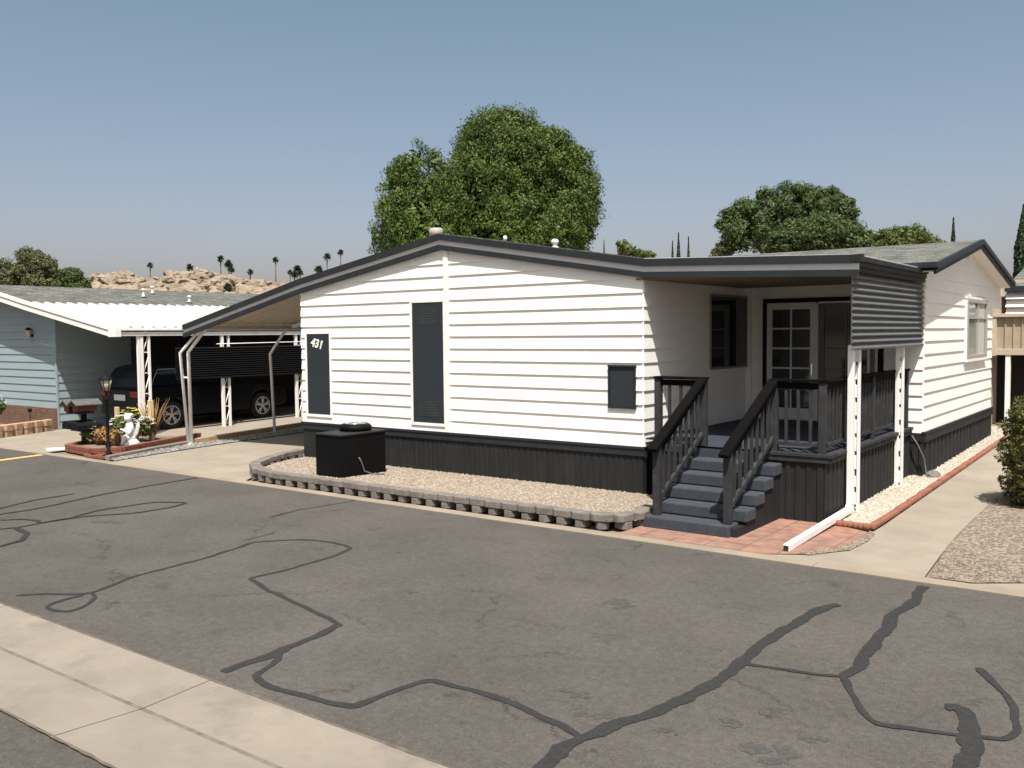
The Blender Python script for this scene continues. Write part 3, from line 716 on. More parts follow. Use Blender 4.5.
M['doorscreen'] = mat('screen grey', (.12, .12, .12), .6)
leaf(1.29, 2.2, 2, (2.11, 1.75), 3.775, M['doorscreen'])
hp(MB().box(1.245, 3.73, .88, 1.285, 3.79, 2.90).box(1.245, 3.73, 2.87, 2.26, 3.80, 2.90), 'door_frame', M['doorwhite'], parent=dr)
hp(MB().box(1.17, 3.715, 1.65, 1.20, 3.745, 1.85), 'handle', M['chrome'], .004, parent=dr)
hp(MB().box(2.10, 3.72, .88, 2.14, 3.752, 2.86), 'door_frame', M['doorwhite'], parent=dr)
# ---- louvred shade on the right of the porch
mb = MB(); n_ = 12; zt = 3.135; zb = 2.155; y0, y1 = -.03, 3.60; p = (zt - zb) / n_
for i in range(n_):
    t = zt - i * p; b = t - p
    x_i, x_o = 2.952, 2.997
    mb.add([(x_i, y0, t), (x_i, y1, t), (x_o, y1, b + p * .33), (x_o, y0, b + p * .33), (x_o - .004, y1, b + p * .25), (x_o - .004, y0, b + p * .25), (x_i, y1, b), (x_i, y0, b)],
           [(0, 1, 2, 3), (3, 2, 4, 5), (5, 4, 6, 7)])
o = hp(mb, 'louver_shade', M['slat']); sdm = o.modifiers.new('solid', 'SOLIDIFY'); sdm.thickness = .003
# ---- porch posts with perforated strips
def strut_post(x, y, z1):
    m_ = MB(); z0 = 0
    m_.box(x - .065, y - .035, z0, x - .015, y + .035, z1)
    m_.box(x + .018, y - .02, z0, x + .05, y + .035, z1)
    z = .12
    while z < z1 - .1: m_.box(x - .015, y - .010, z, x + .018, y + .015, z + random.uniform(.14, .19)); z += .235
    return hp(m_, 'porch_post', M['wtrim'], .004)
strut_post(2.885, .47, 3.13); strut_post(2.88, 2.68, 3.13)
mb = MB(); P = [(2.90, .20, 2.22), (2.90, .20, .16), (2.90, .12, .10), (2.915, -2.10, .045)]
M['pipewhite'] = mat('white downspout', (.78, .77, .75), .4, var=.04, vscale=4)
for a, b in zip(P[:-1], P[1:]): mb.beam(a, b, .075, .075, up=(0, 1, .3))
ds = hp(mb, 'downspout', M['pipewhite'], .006)
hp(MB().obox((2.915, -2.113, .045), .052, .012, .052), 'spout_opening', M['void'], parent=ds)
# ---- carport bent posts
def bent(y, base, p2, top, top2, second=True):
    m_ = MB(); z0 = gz(y)
    m_.tube([(base[0], y, z0), (p2[0], y, p2[1]), (top[0], y, top[1])], .035, 8)
    if second: m_.tube([(base[0] + .02, y + .06, z0), (p2[0] + .22, y + .06, p2[1] + .02), (top[0] + .12, y + .06, top[1] + .02)], .04, 8); m_.tube([(p2[0] + .02, y + .03, 1.5), (p2[0] + .22, y + .03, 1.5)], .02)
    m_.box(base[0] - .08, y - .06, z0, base[0] + .10, y + .14, z0 + .02)
    return hp(m_, 'carport_post', M['wtrim2'])
bent(.10, (-11.52,), (-11.74, 2.05), (-10.95, 2.58), None)
bent(2.40, (-11.42,), (-11.52, 1.98), (-10.9, 2.58), None, False)
bent(6.5, (-11.42,), (-11.52, 1.98), (-10.9, 2.58), None, False)

# ================================================================ PORCH DECK AND STAIR
D = empty('porch_deck', (1.5, 1.7, 0), 'raised charcoal porch deck with carpeted stair, posts and railings', 'porch')
def dp(mb, name, m_, bevel=0, parent=None):
    return mb.build(name, m_, parent or D, bevel)
dp(MB().box(.04, .0, .85, 2.80, 3.73, .872).box(.38, -.40, .85, 2.80, .0, .872).box(.38, -.44, .846, 2.84, -.4, .870), 'deck_floor', M['carpetdk'])
dp(MB().box(2.02, -.47, .76, 2.84, -.42, .855).box(2.80, -.42, .76, 2.85, 3.55, .855).box(2.02, -.485, .83, 2.86, -.44, .876).box(2.81, -.44, .83, 2.87, 3.55, .876).box(.38, -.46, .76, 1.0, -.42, .855), 'deck_trim', M['post'], .006)
dp(ribs((2.02, -.43, 0), (1, 0, 0), (0, -1, 0), .78, 0, .76, .12, .014, .5, .2), 'deck_skirt', M['charskirt'])
dp(ribs((2.80, -.43, 0), (0, 1, 0), (1, 0, 0), 4.0, 0, .76, .16, .016, .5, .2), 'deck_skirt', M['charskirt'])
dp(ribs((.38, -.43, 0), (1, 0, 0), (0, -1, 0), .62, 0, .76, .12, .014, .5, .2), 'deck_skirt', M['charskirt'])
# stair
SX0, SX1 = 1.0, 2.24
nT = 6; rise = .872 / 6; run = .285
sp_ = [(-.425, 0), (-1.80, 0)]
for i in range(nT - 1): sp_ += [(-1.80 + run * i, rise * (i + 1) - .03), (-1.80 + run * (i + 1), rise * (i + 1) - .03)]
sp_ += [(-.425, rise * 5 - .03)]
st = dp(MB().prism(sp_, SX0 + .015, SX1 - .025, 'x'), 'stair', M['charskirt'])
for i in range(nT):
    z1 = rise * (i + 1); yf = -1.86 + run * i; yb = -.44
    x1 = SX1 - (.10 if i == 0 else 0)
    if i == nT - 1: dp(MB().box(SX0, yf, z1 - rise, SX1 - .22, yb, z1 + .004), 'tread', M['carpet'], .016, parent=st); continue
    dp(MB().box(SX0, yf, z1 - rise + (.0 if i else .0), x1, yf + run + .01, z1), 'tread', M['carpet'], .018, parent=st)
# rails
def vpost(x, y, z0, z1, s_=.09): return dp(MB().box(x - s_/2, y - s_/2, z0, x + s_/2, y + s_/2, z1), 'post', M['post'], .005)
TOPZ = 1.80
for x_ in (.46, 1.14): vpost(x_, -.40, .60 if x_ < 1 else .872, TOPZ - .04)
for x_ in (2.12, 2.74): vpost(x_, -.40, .872, TOPZ - .04)
vpost(2.76, 3.45, .872, TOPZ - .04); vpost(2.76, 1.6, .872, TOPZ - .04)
def rail_run(a, b, zb=.98, sp=.14, bal=.036, cap=True):
    a = Vector(a); b = Vector(b); L = (b - a).length; d = (b - a) / L
    if cap: dp(MB().beam((a.x - d.x*.05, a.y - d.y*.05, TOPZ - .018), (b.x + d.x*.05, b.y + d.y*.05, TOPZ - .018), .13, .035), 'handrail', M['rail'], .006)
    dp(MB().beam((a.x, a.y, TOPZ - .085), (b.x, b.y, TOPZ - .085), .04, .08), 'top_rail', M['rail'], .004)
    dp(MB().beam((a.x, a.y, zb), (b.x, b.y, zb), .05, .045), 'bottom_rail', M['post'], .004)
    n_ = max(1, int(L / sp))
    for i in range(1, n_):
        p = a + d * L * i / n_
        dp(MB().box(p.x - bal/2, p.y - bal/2, zb + .02, p.x + bal/2, p.y + bal/2, TOPZ - .12), 'baluster', M['post'], .003)
rail_run((.46, -.40, 0), (1.14, -.40, 0), .95)
rail_run((2.12, -.40, 0), (2.74, -.40, 0), .98)
rail_run((2.76, -.40, 0), (2.76, 3.45, 0), .98, .15)
# sloped stair rails
for x_, yb_, xt in ((1.13, -1.70, 1.14), (2.08, -1.74, 2.12)):
    zb_ = rise; zt_ = zb_ + .90
    dp(MB().box(x_ - .045, yb_ - .045, zb_, x_ + .045, yb_ + .045, zt_ - .02), 'post', M['post'], .005)
    a = Vector((x_, yb_ - .14, zt_ - .085)); b = Vector((xt, -.42, TOPZ - .02))
    dp(MB().beam(a, b, .13, .05), 'handrail', M['rail'], .008)
    slope = (b.z - a.z) / (b.y - a.y)
    dp(MB().beam((x_, yb_, zb_ + .79), (xt, -.45, TOPZ - .10), .04, .09), 'top_rail', M['rail'], .004)
    dp(MB().beam((x_ + (.0), yb_, zb_ + .17), (xt, -.45, TOPZ - .76), .045, .07), 'bottom_rail', M['post'], .012)
    for i in range(1, 8):
        t = i / 8; y = yb_ + (-.45 - yb_) * t; x = x_ + (xt - x_) * t
        z0 = zb_ + .19 + (TOPZ - .76 - zb_ - .17) * t; z1 = zb_ + .77 + (TOPZ - .10 - zb_ - .79) * t
        dp(MB().box(x - .018, y - .018, z0, x + .018, y + .018, z1), 'baluster', M['post'], .003)

# ================================================================ RETAINING WALL of the front bed
def blockwall(name, label, path, bw, ch, courses, depth, m_, cat='garden wall', gap=.42, zb=0):
    P = [Vector(p) for p in path]
    seg = [(P[i+1] - P[i]).length for i in range(len(P) - 1)]; L = sum(seg)
    def at(s_):
        for i, l_ in enumerate(seg):
            if s_ <= l_ or i == len(seg) - 1:
                d = (P[i+1] - P[i]) / l_; return P[i] + d * s_, d
            s_ -= l_
    root = empty(name, (P[0].x, P[0].y, 0), label, cat)
    for c in range(courses):
        mb = MB(); top = c == courses - 1; n_ = int(L / bw)
        for k in range(n_):
            s_ = (k + .5) * L / n_; p, d = at(s_)
            q = Vector((d.y, -d.x))      # outward when the path runs anticlockwise seen from above
            w_ = L / n_ * (1.02 if top else 1 - gap); jo = random.uniform(-.012, .012); ja = random.uniform(-.05, .05)
            d2 = (d + q * ja).normalized(); q2 = Vector((d2.y, -d2.x)); cc = p + q * jo
            hw = w_ / 2; fr = depth / 2; z0 = zb + c * ch; z1 = z0 + ch * random.uniform(.97, 1.03) - (.0 if top else .002)
            pts = [(-hw, -fr), (hw, -fr), (hw, fr * .55), (hw * .62, fr), (-hw * .62, fr), (-hw, fr * .55)]
            vv = [cc + d2 * a + q2 * b for a, b in pts]; n6 = 6
            mb.add([(v.x, v.y, z0) for v in vv] + [(v.x, v.y, z1) for v in vv], [tuple(reversed(range(6))), tuple(range(6, 12))] + [(i, (i+1) % 6, (i+1) % 6 + 6, i + 6) for i in range(6)])
        mb.build('block_course' if not top else 'coping_course', m_, root, .012)
    return root
blockwall('retaining_wall', 'low curved wall of grey scalloped concrete blocks round the tan gravel bed', [(-7.62, .02), (-7.50, -.45), (-7.18, -1.15), (-6.78, -1.72), (-6.2, -2.10), (-5.5, -2.24), (-2, -2.24), (.55, -2.22), (.84, -2.1), (.93, -1.8), (.86, -1.38)], .27, .095, 2, .19, M['blockgrey'])

# red scalloped edging along the white gravel
E_ = empty('garden_edging', (3.35, -.4, 0), 'long terracotta edging between the white pebbles and the concrete walk', 'edging')
mb = MB(); y = -.46
while y < 10.8:
    mb.box(3.30, y + .004, gz(y), 3.39, y + .596, gz(y) + .07); y += .6
mb.build('long_edge', M['edgebrick'], E_, .022)
mb = MB()
for k in range(7): mb.lathe([(.05, 0), (.05, .06), (.035, .075)], (2.92 + k * .062, -.46, 0), 10)
mb.build('scalloped_end', M['edgebrick'], E_)
# rock and cable by the right skirting
mb = MB(); 
bm = bmesh.new(); bmesh.ops.create_icosphere(bm, subdivisions=3, radius=.11)
for v in bm.verts: v.co *= 1 + .25 * noise.noise(v.co * 12); v.co.z *= .7
me = bpy.data.meshes.new('rock'); bm.to_mesh(me); bm.free(); me.materials.append(M['blockgrey'])
o = bpy.data.objects.new('rock', me); COL.objects.link(o); o.location = (3.16, 3.65, .12); tag(o, 'grey rock on white pebbles below the right corner of the house', 'rock')
o = MB().tube([(2.80, 3.57, .72), (2.86, 3.50, .74), (2.95, 3.46, .62), (3.04, 3.50, .40), (3.07, 3.55, .12), (3.12, 3.5, .10)], .012, 6).build('cable', M['wire']); tag(o, 'thin grey cable hanging down the skirting at the right house corner', 'cable')

# ================================================================ AC UNIT
A_ = empty('air_conditioner', (-5.0, -1.0, .07), 'black boxy air conditioner with a round top fan housing in the gravel bed', 'air conditioner')
M['acblack'] = mat('black unit panel', (.0035, .0035, .004), .6, spec=.12, var=.3, vscale=3, stretch=(6, 6, .3))
ax0, ax1, ay0, ay1 = -5.27, -4.66, -1.63, -.62
mb = ribs((ax0, ay0, 0), (1, 0, 0), (0, -1, 0), ax1 - ax0, .07, .76, .05, .004, .5)
mb2 = ribs((ax1, ay0, 0), (0, 1, 0), (1, 0, 0), ay1 - ay0, .07, .76, .05, .004, .5)
mb.add(mb2.v, mb2.f); mb.box(ax0 + .01, ay0 + .01, .06, ax1 - .01, ay1, .76); mb.build('cabinet', M['acblack'], A_)
MB().box(ax0 - .02, ay0 - .02, .76, ax1 + .02, ay1 + .02, .79).build('top_cover', M['char'], A_, .006)
mb = MB().lathe([(.27, .79), (.28, .86), (.24, .90), (.20, .905)], (-5.0, -.98, 0), 20)
mb.build('fan_housing', M['acblack'], A_)
mb = MB()
for r_ in (.08, .14, .20): mb.tube([(-5.0 + r_ * math.cos(t), -.98 + r_ * math.sin(t), .915) for t in [k * 6.283 / 20 for k in range(21)]], .006, 5)
for k in range(6): t = k * 1.047; mb.tube([(-5.0, -.98, .925), (-5.0 + .22 * math.cos(t), -.98 + .22 * math.sin(t), .912)], .006, 5)
mb.build('fan_grille', M['alloy'], A_)
MB().tube([(ax1 + .015, -1.25, .38), (ax1 + .02, -1.20, .30), (ax1 + .04, -1.16, .15), (ax1 + .10, -1.05, .09), (ax1 + .25, -.9, .08)], .012, 6).build('power_cable', M['wire'], A_)

# ================================================================ BLUE HOUSE on the left
BH = empty('blue_house', (-19, 4, 0), 'pale blue mobile home with white fascia and a carport over a dark car', 'house')
def bp_(mb, name, m_, bevel=0, parent=None): return mb.build(name, m_, parent or BH, bevel)
def nz(x): return 2.70 + .165 * (-13.9 - x) if x > -18 else 3.376 + .19 * (-18 - x)
bp_(siding((-25, .22, 0), (1, 0, 0), (0, -1, 0), 7.5, .55, lambda s_: (nz(s_ - 25) if s_ - 25 > -21.3 else nz(-21.3 - (s_ - 25 + 21.3))) - .22), 'wall', M['bsiding'])
bp_(siding((-17.5, .22, 0), (0, 1, 0), (1, 0, 0), 18, .02, lambda s_: 3.1), 'wall', M['bsiding'])
bp_(MB().box(-24.9, .26, 0, -17.52, 18, 3.1), 'wall_core', M['void'])
M['carport_dark'] = mat('dark carport filler', (.018, .017, .015), .8, var=.3, vscale=2)
bp_(MB().box(-17.49, 2.3, 0, -17.1, 9.5, 3.05), 'dark_filler', M['carport_dark'])  # dark box added over the side wall to deepen the carport shade
bp_(MB().box(-17.54, .175, .02, -17.47, .218, 3.0), 'corner_board', M['bsiding'], .003)
bp_(MB().box(-25, .12, 0, -17.50, .218, .56), 'brick_skirt', M['redbrick'])
bp_(MB().prism([(-18, 3.33), (-21.3, 3.96), (-21.3, 3.90), (-18, 3.27)], -.25, 20).prism([(-21.3, 3.96), (-26, 3.1), (-26, 3.04), (-21.3, 3.90)], -.25, 20), 'roof', M['shingle'])
mb = MB(); y = -.22; pts = []
while y < 20:
    pts += [(y, 0), (y + .10, 0), (y + .12, .045), (y + .20, .045), (y + .22, 0)]; y += .30
for (a, da), (b, db) in zip(pts[:-1], pts[1:]):
    mb.quad((-18.02, a, 3.33 + da), (-13.95, a, 2.62 + da), (-13.95, b, 2.62 + db), (-18.02, b, 3.33 + db))
bp_(mb, 'carport_roof', M['whitepan'])
# rake fascia: white double band
F = [(-13.9, 2.63), (-18.0, 3.345), (-21.3, 3.97), (-26, 3.15)]
mb = MB(); mb2 = MB()
for (a, b), (c, d) in zip(F[:-1], F[1:]):
    mb.prism([(a, b + .03), (c, d + .03), (c, d - .05), (a, b - .05)], -.36, -.24)
    mb.prism([(a, b - .07), (c, d - .07), (c, d - .20), (a, b - .20)], -.34, -.24)
    mb2.prism([(a, b - .05), (c, d - .05), (c, d - .07), (a, b - .07)], -.31, -.24)
bp_(mb, 'fascia', M['wtrim'], .005); bp_(mb2, 'fascia', M['slat'])
mb = MB().box(-13.92, -.36, 2.42, -13.62, -.20, 2.66)
mb.box(-13.95, -.20, 2.44, -13.84, 20, 2.54).box(-13.95, -.20, 2.57, -13.80, 20, 2.64)
bp_(mb, 'eave_gutter', M['wtrim2'], .008)
# ornamental carport posts (two tubes with curled lattice)
def lattice_post(y, two=True):
    m_ = MB(); z0 = gz(y); z1 = 2.5; x = -13.9; g_ = .20
    m_.box(x - .03, y - .03, z0, x + .04, y + .04, z1); m_.box(x - .025 , y + g_ - .02, z0, x + .03, y + g_ + .03, z1)
    z = z0 + .03; k = 0
    while z < z1 - .45:
        a = (y + .05, y + g_ - .02) if k % 2 == 0 else (y + .05, y + g_ - .02)
        m_.tube([(x, a[0], z), (x, a[1], z + .38)], .012, 6)
        m_.tube([(x, (a[0] + a[1]) / 2 + .07 * math.cos(t), z + .44 + .07 * math.sin(t)) for t in [i * math.pi / 8 for i in range(9)]], .010, 6)
        z += .50; k += 1
    if two: m_.box(x - .03, y - .10, z0, x + .03, y - .045, z1)
    return bp_(m_, 'carport_post', M['wtrim'])
lattice_post(.45); lattice_post(2.72, False); lattice_post(5.15, False); lattice_post(7.6, False)
# dark corrugated shade panel hung on the posts
mb = MB(); n_ = 14; y0, y1 = 1.30, 8.5; zt, zb = 2.14, 1.34; p = (zt - zb) / n_; x = -13.82
for i in range(n_):
    t = zt - i * p
    mb.add([(x, y0, t), (x, y1, t), (x + .035, y1, t - p / 2), (x + .035, y0, t - p / 2), (x, y1, t - p), (x, y0, t - p)], [(0, 1, 2, 3), (3, 2, 4, 5)])
o = bp_(mb, 'shade_panel', M['black']); o.modifiers.new('solid', 'SOLIDIFY').thickness = .004
bp_(MB().tube([(-13.80, 2.5, 2.22), (-13.80, 8.2, 2.27)], .012, 6), 'rod', M['wtrim'])
# dark rear wall, added to close the carport so its interior stays dark
bp_(MB().box(-17.4, 9.5, 0, -11.95, 9.6, 3.1), 'carport_end_wall', M['void'])
# porch light
pl_ = bp_(MB().lathe([(.02, 0), (.09, .03), (.09, .04), (.03, .08)], (-18.75, .10, 2.62), 8).box(-18.79, .10, 2.45, -18.71, .22, 2.52), 'porch_light', M['black'])
bp_(MB().lathe([(.05, 0), (.085, .2)], (-18.75, .10, 2.42), 6), 'lamp_glass', M['lampglass'], parent=pl_)
# small vents on the blue house roof
for x_, y_, k in ((-19.6, 4.0, .26), (-18.7, 5.0, .2), (-18.7, 8.2, .2), (-20.4, 4.8, .24)):
    z_ = nz(x_) - .02
    bp_(MB().lathe([(.10, 0), (.035, .04), (.035, k * .7), (.06, k * .7 + .01), (.06, k * .7 + .05), (.02, k * .7 + .07)], (x_, y_, z_), 10), 'roof_vent', M['wtrim'])

# ================================================================ NEIGHBOUR FRONT GARDEN
blockwall('stone_planter_wall', 'low planter wall of rough tan blocks before the blue house brickwork', [(-18.6, -2.25), (-17.2, -2.2), (-16.72, -1.75), (-16.95, -1.2), (-17.42, -.06)], .30, .15, 2, .22, M['tan_stone'], gap=.06)
mb = MB()
def tuft_leaves(mb, c, rad, n_, ls, up=.3, mi=0, flat=1.0):
    for _ in range(n_):
        d = Vector((random.gauss(0, 1), random.gauss(0, 1), random.gauss(0, 1))).normalized()
        p = Vector(c) + Vector((d.x * rad, d.y * rad, d.z * rad * flat)) * random.uniform(.55, 1.05)
        nn = (d + Vector((random.gauss(0, .6), random.gauss(0, .6), random.gauss(0, .6) + up))).normalized()
        t = nn.cross(Vector((random.random(), random.random(), random.random()))).normalized(); b = nn.cross(t)
        s_ = ls * random.uniform(.6, 1.3)
        mb.add([p - t * s_, p + b * s_ * .45, p + t * s_, p - b * s_ * .45], [(0, 1, 2, 3)], mi)
bb = empty('brick_planter', (-12.0, -.8, 0), 'low red brick border round the flower bed by the street', 'planter')
path = [(-13.35, .1), (-13.4, -1.0), (-12.75, -2.0), (-11.55, -2.12), (-11.3, -1.6), (-11.85, -.2), (-12.3, .9)]
for c in range(2):
    mb = MB()
    for (a, b), (c_, d) in zip(path[:-1], path[1:]):
        L = math.hypot(c_ - a, d - b); n_ = max(1, int(L / .23)); ux, uy = (c_ - a) / L, (d - b) / L
        ang = math.atan2(uy, ux)
        for k in range(n_):
            s_ = (k + .5) * L / n_
            mb.obox((a + ux * s_, b + uy * s_, .04 + c * .078), L / n_ - .008, .12, .072, Matrix.Rotation(ang + random.uniform(-.03, .03), 3, 'Z'))
    mb.build('brick_course', M['borderbrick'], bb, .006)
mb = MB().add([(x, y, .10) for x, y in path], [tuple(range(len(path)))]); mb.build('soil', M['earth'], bb)
o = MB().prism([(-10.72, 0), (-10.60, 0), (-10.60, .07), (-10.72, .07)], -2.28, -2.0).v
kb = MB()
for (a, b), (c_, d) in (((-10.66, -2.28), (-11.2, -1.0)), ((-11.2, -1.0), (-11.58, .15))): kb.beam((a, b, .04), (c_, d, .04), .11, .09)
o = kb.build('concrete_edging', M['gutterconc'], None, .01); tag(o, 'white painted concrete edge along the grey gravel strip', 'edging')
kb = MB()
for (a, b), (c_, d) in (((-11.6, .15), (-12.0, 4)), ((-12.0, 4), (-12.4, 12))): kb.beam((a, b, .05 + gz(b)), (c_, d, .05 + gz(d)), .14, .12)
M['tancurb'] = mat('tan timber', (.34, .24, .14), .9, var=.3, vscale=6)
o = kb.build('timber_edging', M['tancurb'], None, .01); tag(o, 'tan timber edging running back beside the bent carport posts', 'edging')
struct('gravel_verge', rect_sheet(-12.95, 0, -11.4, 20, .012), M['concrete'])
o = MB().beam((-13.10, -2.28, .04), (-12.72, -1.75, .04), .08, .06).build('white_kerb_block', M['wtrim2'], None, .01); tag(o, 'short white kerb piece lying at the edge of the left driveway', 'kerb')
mb = MB()
for k in range(14):
    a = random.uniform(0, 1); x = -11.7 + a * .9; y = -2.28 + random.uniform(0, .25)
    mb.obox((x, y, .03), .2, .12, .06, Matrix.Rotation(random.uniform(0, 3), 3, 'Z'))
o = mb.build('broken_bricks', M['borderbrick'], None, .008); tag(o, 'loose broken red bricks at the corner of the brick planter', 'bricks')

def shrub(name, label, c, rad, n_, ls, m_, cat='plant', flat=1.0, fl=0, flm='flower_white', group=None, stem=.3):
    rad *= .86; r_ = empty(name, (c[0], c[1], c[2] - rad * flat), label, cat, group)
    mb = MB(); tuft_leaves(mb, c, rad, n_, ls, flat=flat); tuft_leaves(mb, c, rad * .6, n_ // 2, ls, flat=flat); mb.build('foliage', m_, r_)
    MB().tube([(c[0], c[1], c[2] - rad * flat), (c[0], c[1], c[2])], .02, 6).build('stem', M['bark'], r_)
    if fl:
        mb = MB()
        for _ in range(fl):
            t = random.uniform(0, 6.28); ph = random.uniform(.1, 1.4); d = Vector((math.cos(t) * math.cos(ph), math.sin(t) * math.cos(ph), math.sin(ph)))
            p = Vector(c) + Vector((d.x * rad, d.y * rad, d.z * rad * flat)) * random.uniform(1.0, 1.15); a = random.uniform(0, 1)
            for q in range(5):
                an = a + q * 1.257; e = Vector((math.cos(an), math.sin(an), .25)) * .038; e2 = Vector((math.cos(an + .6), math.sin(an + .6), .25)) * .038; e3 = Vector((math.cos(an - .6), math.sin(an - .6), .25)) * .038
                mb.add([p, p + e3, p + e * 1.4, p + e2], [(0, 1, 2, 3)])
        mb.build('blossom', M[flm], r_)
    return r_
shrub('flowering_plant', 'green plant with white blossoms under the black mailbox', (-12.75, -1.45, .33), .26, 700, .045, M['leaf5'], fl=26)
shrub('flowering_plant', 'white flowering plant in the middle of the brick planter', (-12.25, -1.0, .45), .30, 800, .045, M['leaf3'], fl=46)
shrub('flowering_plant', 'pale yellow blossoming plant behind the lamp post', (-12.55, -.65, .62), .24, 500, .04, M['leaf3'], fl=26, flm='flower_yel')
shrub('flowering_plant', 'white flowering plant beside the white garden statue', (-12.15, -.55, .42), .24, 600, .04, M['leaf5'], fl=30)
shrub('dry_shrub', 'orange brown shrub between the lamp post and the mailbox', (-12.4, -1.4, .30), .22, 700, .04, M['drygrass'])
shrub('dry_shrub', 'orange brown shrub right behind the lamp post', (-12.05, -1.35, .28), .20, 700, .04, M['drygrass'])
shrub('flowering_plant', 'white flowering plant at the left photo edge before the brick wall', (-17.95, -1.2, .7), .3, 700, .05, M['leaf3'], fl=30)
# spiky brown plant
mb = MB()
for k in range(60):
    t = random.uniform(0, 6.28); l_ = random.uniform(.5, .95); sp_ = random.uniform(.05, .45); b0 = Vector((-12.35, -.25, .1)); e = b0 + Vector((math.cos(t) * sp_, math.sin(t) * sp_, l_)); md = (b0 + e) / 2 + Vector((0, 0, .08))
    mb.tube([b0, md, e], [.008, .008, .003], 4)
o = mb.build('twiggy_plant', M['drygrass']); tag(o, 'bare brown twiggy plant before the lattice carport post', 'plant')
for i, (x_, y_, h_, s_, lb) in enumerate(((-12.95, -.75, .85, .12, 'pale yellow wooden stake left of the lamp post'), (-12.25, -.35, 1.0, .14, 'tallest pale yellow wooden stake right of the lamp post'), (-12.6, -.5, .72, .08, 'thin pale yellow wooden stake behind the lamp post'))):
    o = MB().box(x_ - s_/2, y_ - .03, .08, x_ + s_/2, y_ + .03, h_).build('wooden_stake', M['wood_post'], None, .006); tag(o, lb, 'stake')
# lamp post
LP = empty('lamp_post', (-11.40, -1.84, 0), 'black garden lamp post with a four sided lantern beside the brick planter', 'lamp post')
x_, y_ = -11.40, -1.84
MB().lathe([(.085, 0), (.085, .05), (.06, .08), (.05, .22), (.033, .26), (.030, 1.12), (.045, 1.14), (.028, 1.17), (.028, 1.26), (.05, 1.30), (.03, 1.32)], (x_, y_, 0), 12).build('pole', M['black'], LP)
MB().lathe([(.065, 1.32), (.125, 1.55)], (x_, y_, 0), 6).build('lamp_glass', M['lampglass'], LP)
mb = MB().lathe([(.15, 1.55), (.14, 1.57), (.07, 1.64), (.03, 1.67), (.015, 1.70), (.02, 1.72), (.004, 1.75)], (x_, y_, 0), 6)
mb.build('lamp_cap', M['black'], LP)
mb = MB()
for k in range(6):
    t = k * math.pi / 3; mb.tube([(x_ + .067 * math.cos(t), y_ + .067 * math.sin(t), 1.31), (x_ + .13 * math.cos(t), y_ + .13 * math.sin(t), 1.56)], .009, 5)
mb.build('lantern_frame', M['black'], LP)
# mailboxes
MBX = empty('mailbox_stand', (-13.0, -1.5, 0), 'mailbox stand with two shingled maroon boxes above a black newspaper box', 'mailbox')
MB().box(-13.04, -1.54, 0, -12.95, -1.45, 1.02).build('pole', M['black'], MBX)
for dx, dz in ((-.25, -.02), (.12, .0)):
    x0 = -13.0 + dx; b = MB().box(x0 - .11, -1.74, .82 + dz, x0 + .11, -1.30, .97 + dz).build('mailbox', M['maroon'], MBX, .005)
    MB().prism([(x0 - .18, .95 + dz), (x0, 1.05 + dz), (x0 + .18, .95 + dz), (x0 + .18, .97 + dz), (x0, 1.08 + dz), (x0 - .18, .97 + dz)], -1.82, -1.22).build('mailbox_roof', M['greyroof'], b)
MB().box(-13.30, -1.72, .76, -12.80, -1.34, .80).build('shelf', M['post'], MBX, .005)
mb = MB()
for x0, w_, z_ in ((-13.10, .30, .44), (-12.74, .30, .42)):
    pr = [(x0 - w_/2, z_), (x0 + w_/2, z_), (x0 + w_/2, z_ + .10)] + [(x0 + w_/2 * math.cos(t), z_ + .10 + .07 * math.sin(t)) for t in [k * math.pi / 8 for k in range(1, 8)]] + [(x0 - w_/2, z_ + .10)]
    mb.prism(pr, -1.85, -1.30)
mb.build('newspaper_box', M['black'], MBX, .004)
MB().box(-13.30, -1.60, .38, -12.58, -1.45, .42).build('bracket', M['black'], MBX)
# garden statue
SC = (-11.95, -1.02)
STT = empty('garden_statue', (SC[0], SC[1], .1), 'white painted garden statue of a seated figure beside the flower bed', 'statue')
def meta(name, pts, m_, parent):
    """smooth figure from many overlapping balls, remeshed to one surface"""
    bm = bmesh.new()
    for (x, y, z, r_) in pts:
        bmesh.ops.create_icosphere(bm, subdivisions=2, radius=r_, matrix=Matrix.Translation((x, y, z)))
    me = bpy.data.meshes.new(name); bm.to_mesh(me); bm.free(); me.materials.append(m_)
    o = bpy.data.objects.new(name, me); COL.objects.link(o); o.parent = parent; o.matrix_parent_inverse = Matrix.Translation(-parent.location)
    r2 = o.modifiers.new('remesh', 'REMESH'); r2.mode = 'VOXEL'; r2.voxel_size = .012; r2.use_smooth_shade = True
    s2 = o.modifiers.new('smooth', 'SMOOTH'); s2.iterations = 3
    return o
def chain(a, b, r0, r1, n_=6): return [(a[0] + (b[0]-a[0])*t, a[1] + (b[1]-a[1])*t, a[2] + (b[2]-a[2])*t, r0 + (r1-r0)*t) for t in [i / (n_ - 1) for i in range(n_)]]
cx, cy = SC; z0 = .10
B_ = []
B_ += chain((cx, cy, z0 + .16), (cx + .0, cy - .02, z0 + .42), .12, .085)      # torso
B_ += chain((cx, cy - .02, z0 + .42), (cx, cy - .04, z0 + .50), .05, .045, 3)
B_ += [(cx, cy - .05, z0 + .57, .085), (cx, cy - .12, z0 + .56, .02)]
B_ += [(cx + .05*math.cos(t), cy - .02 + .05*math.sin(t), z0 + .635, .04) for t in [k*1.05 for k in range(6)]]
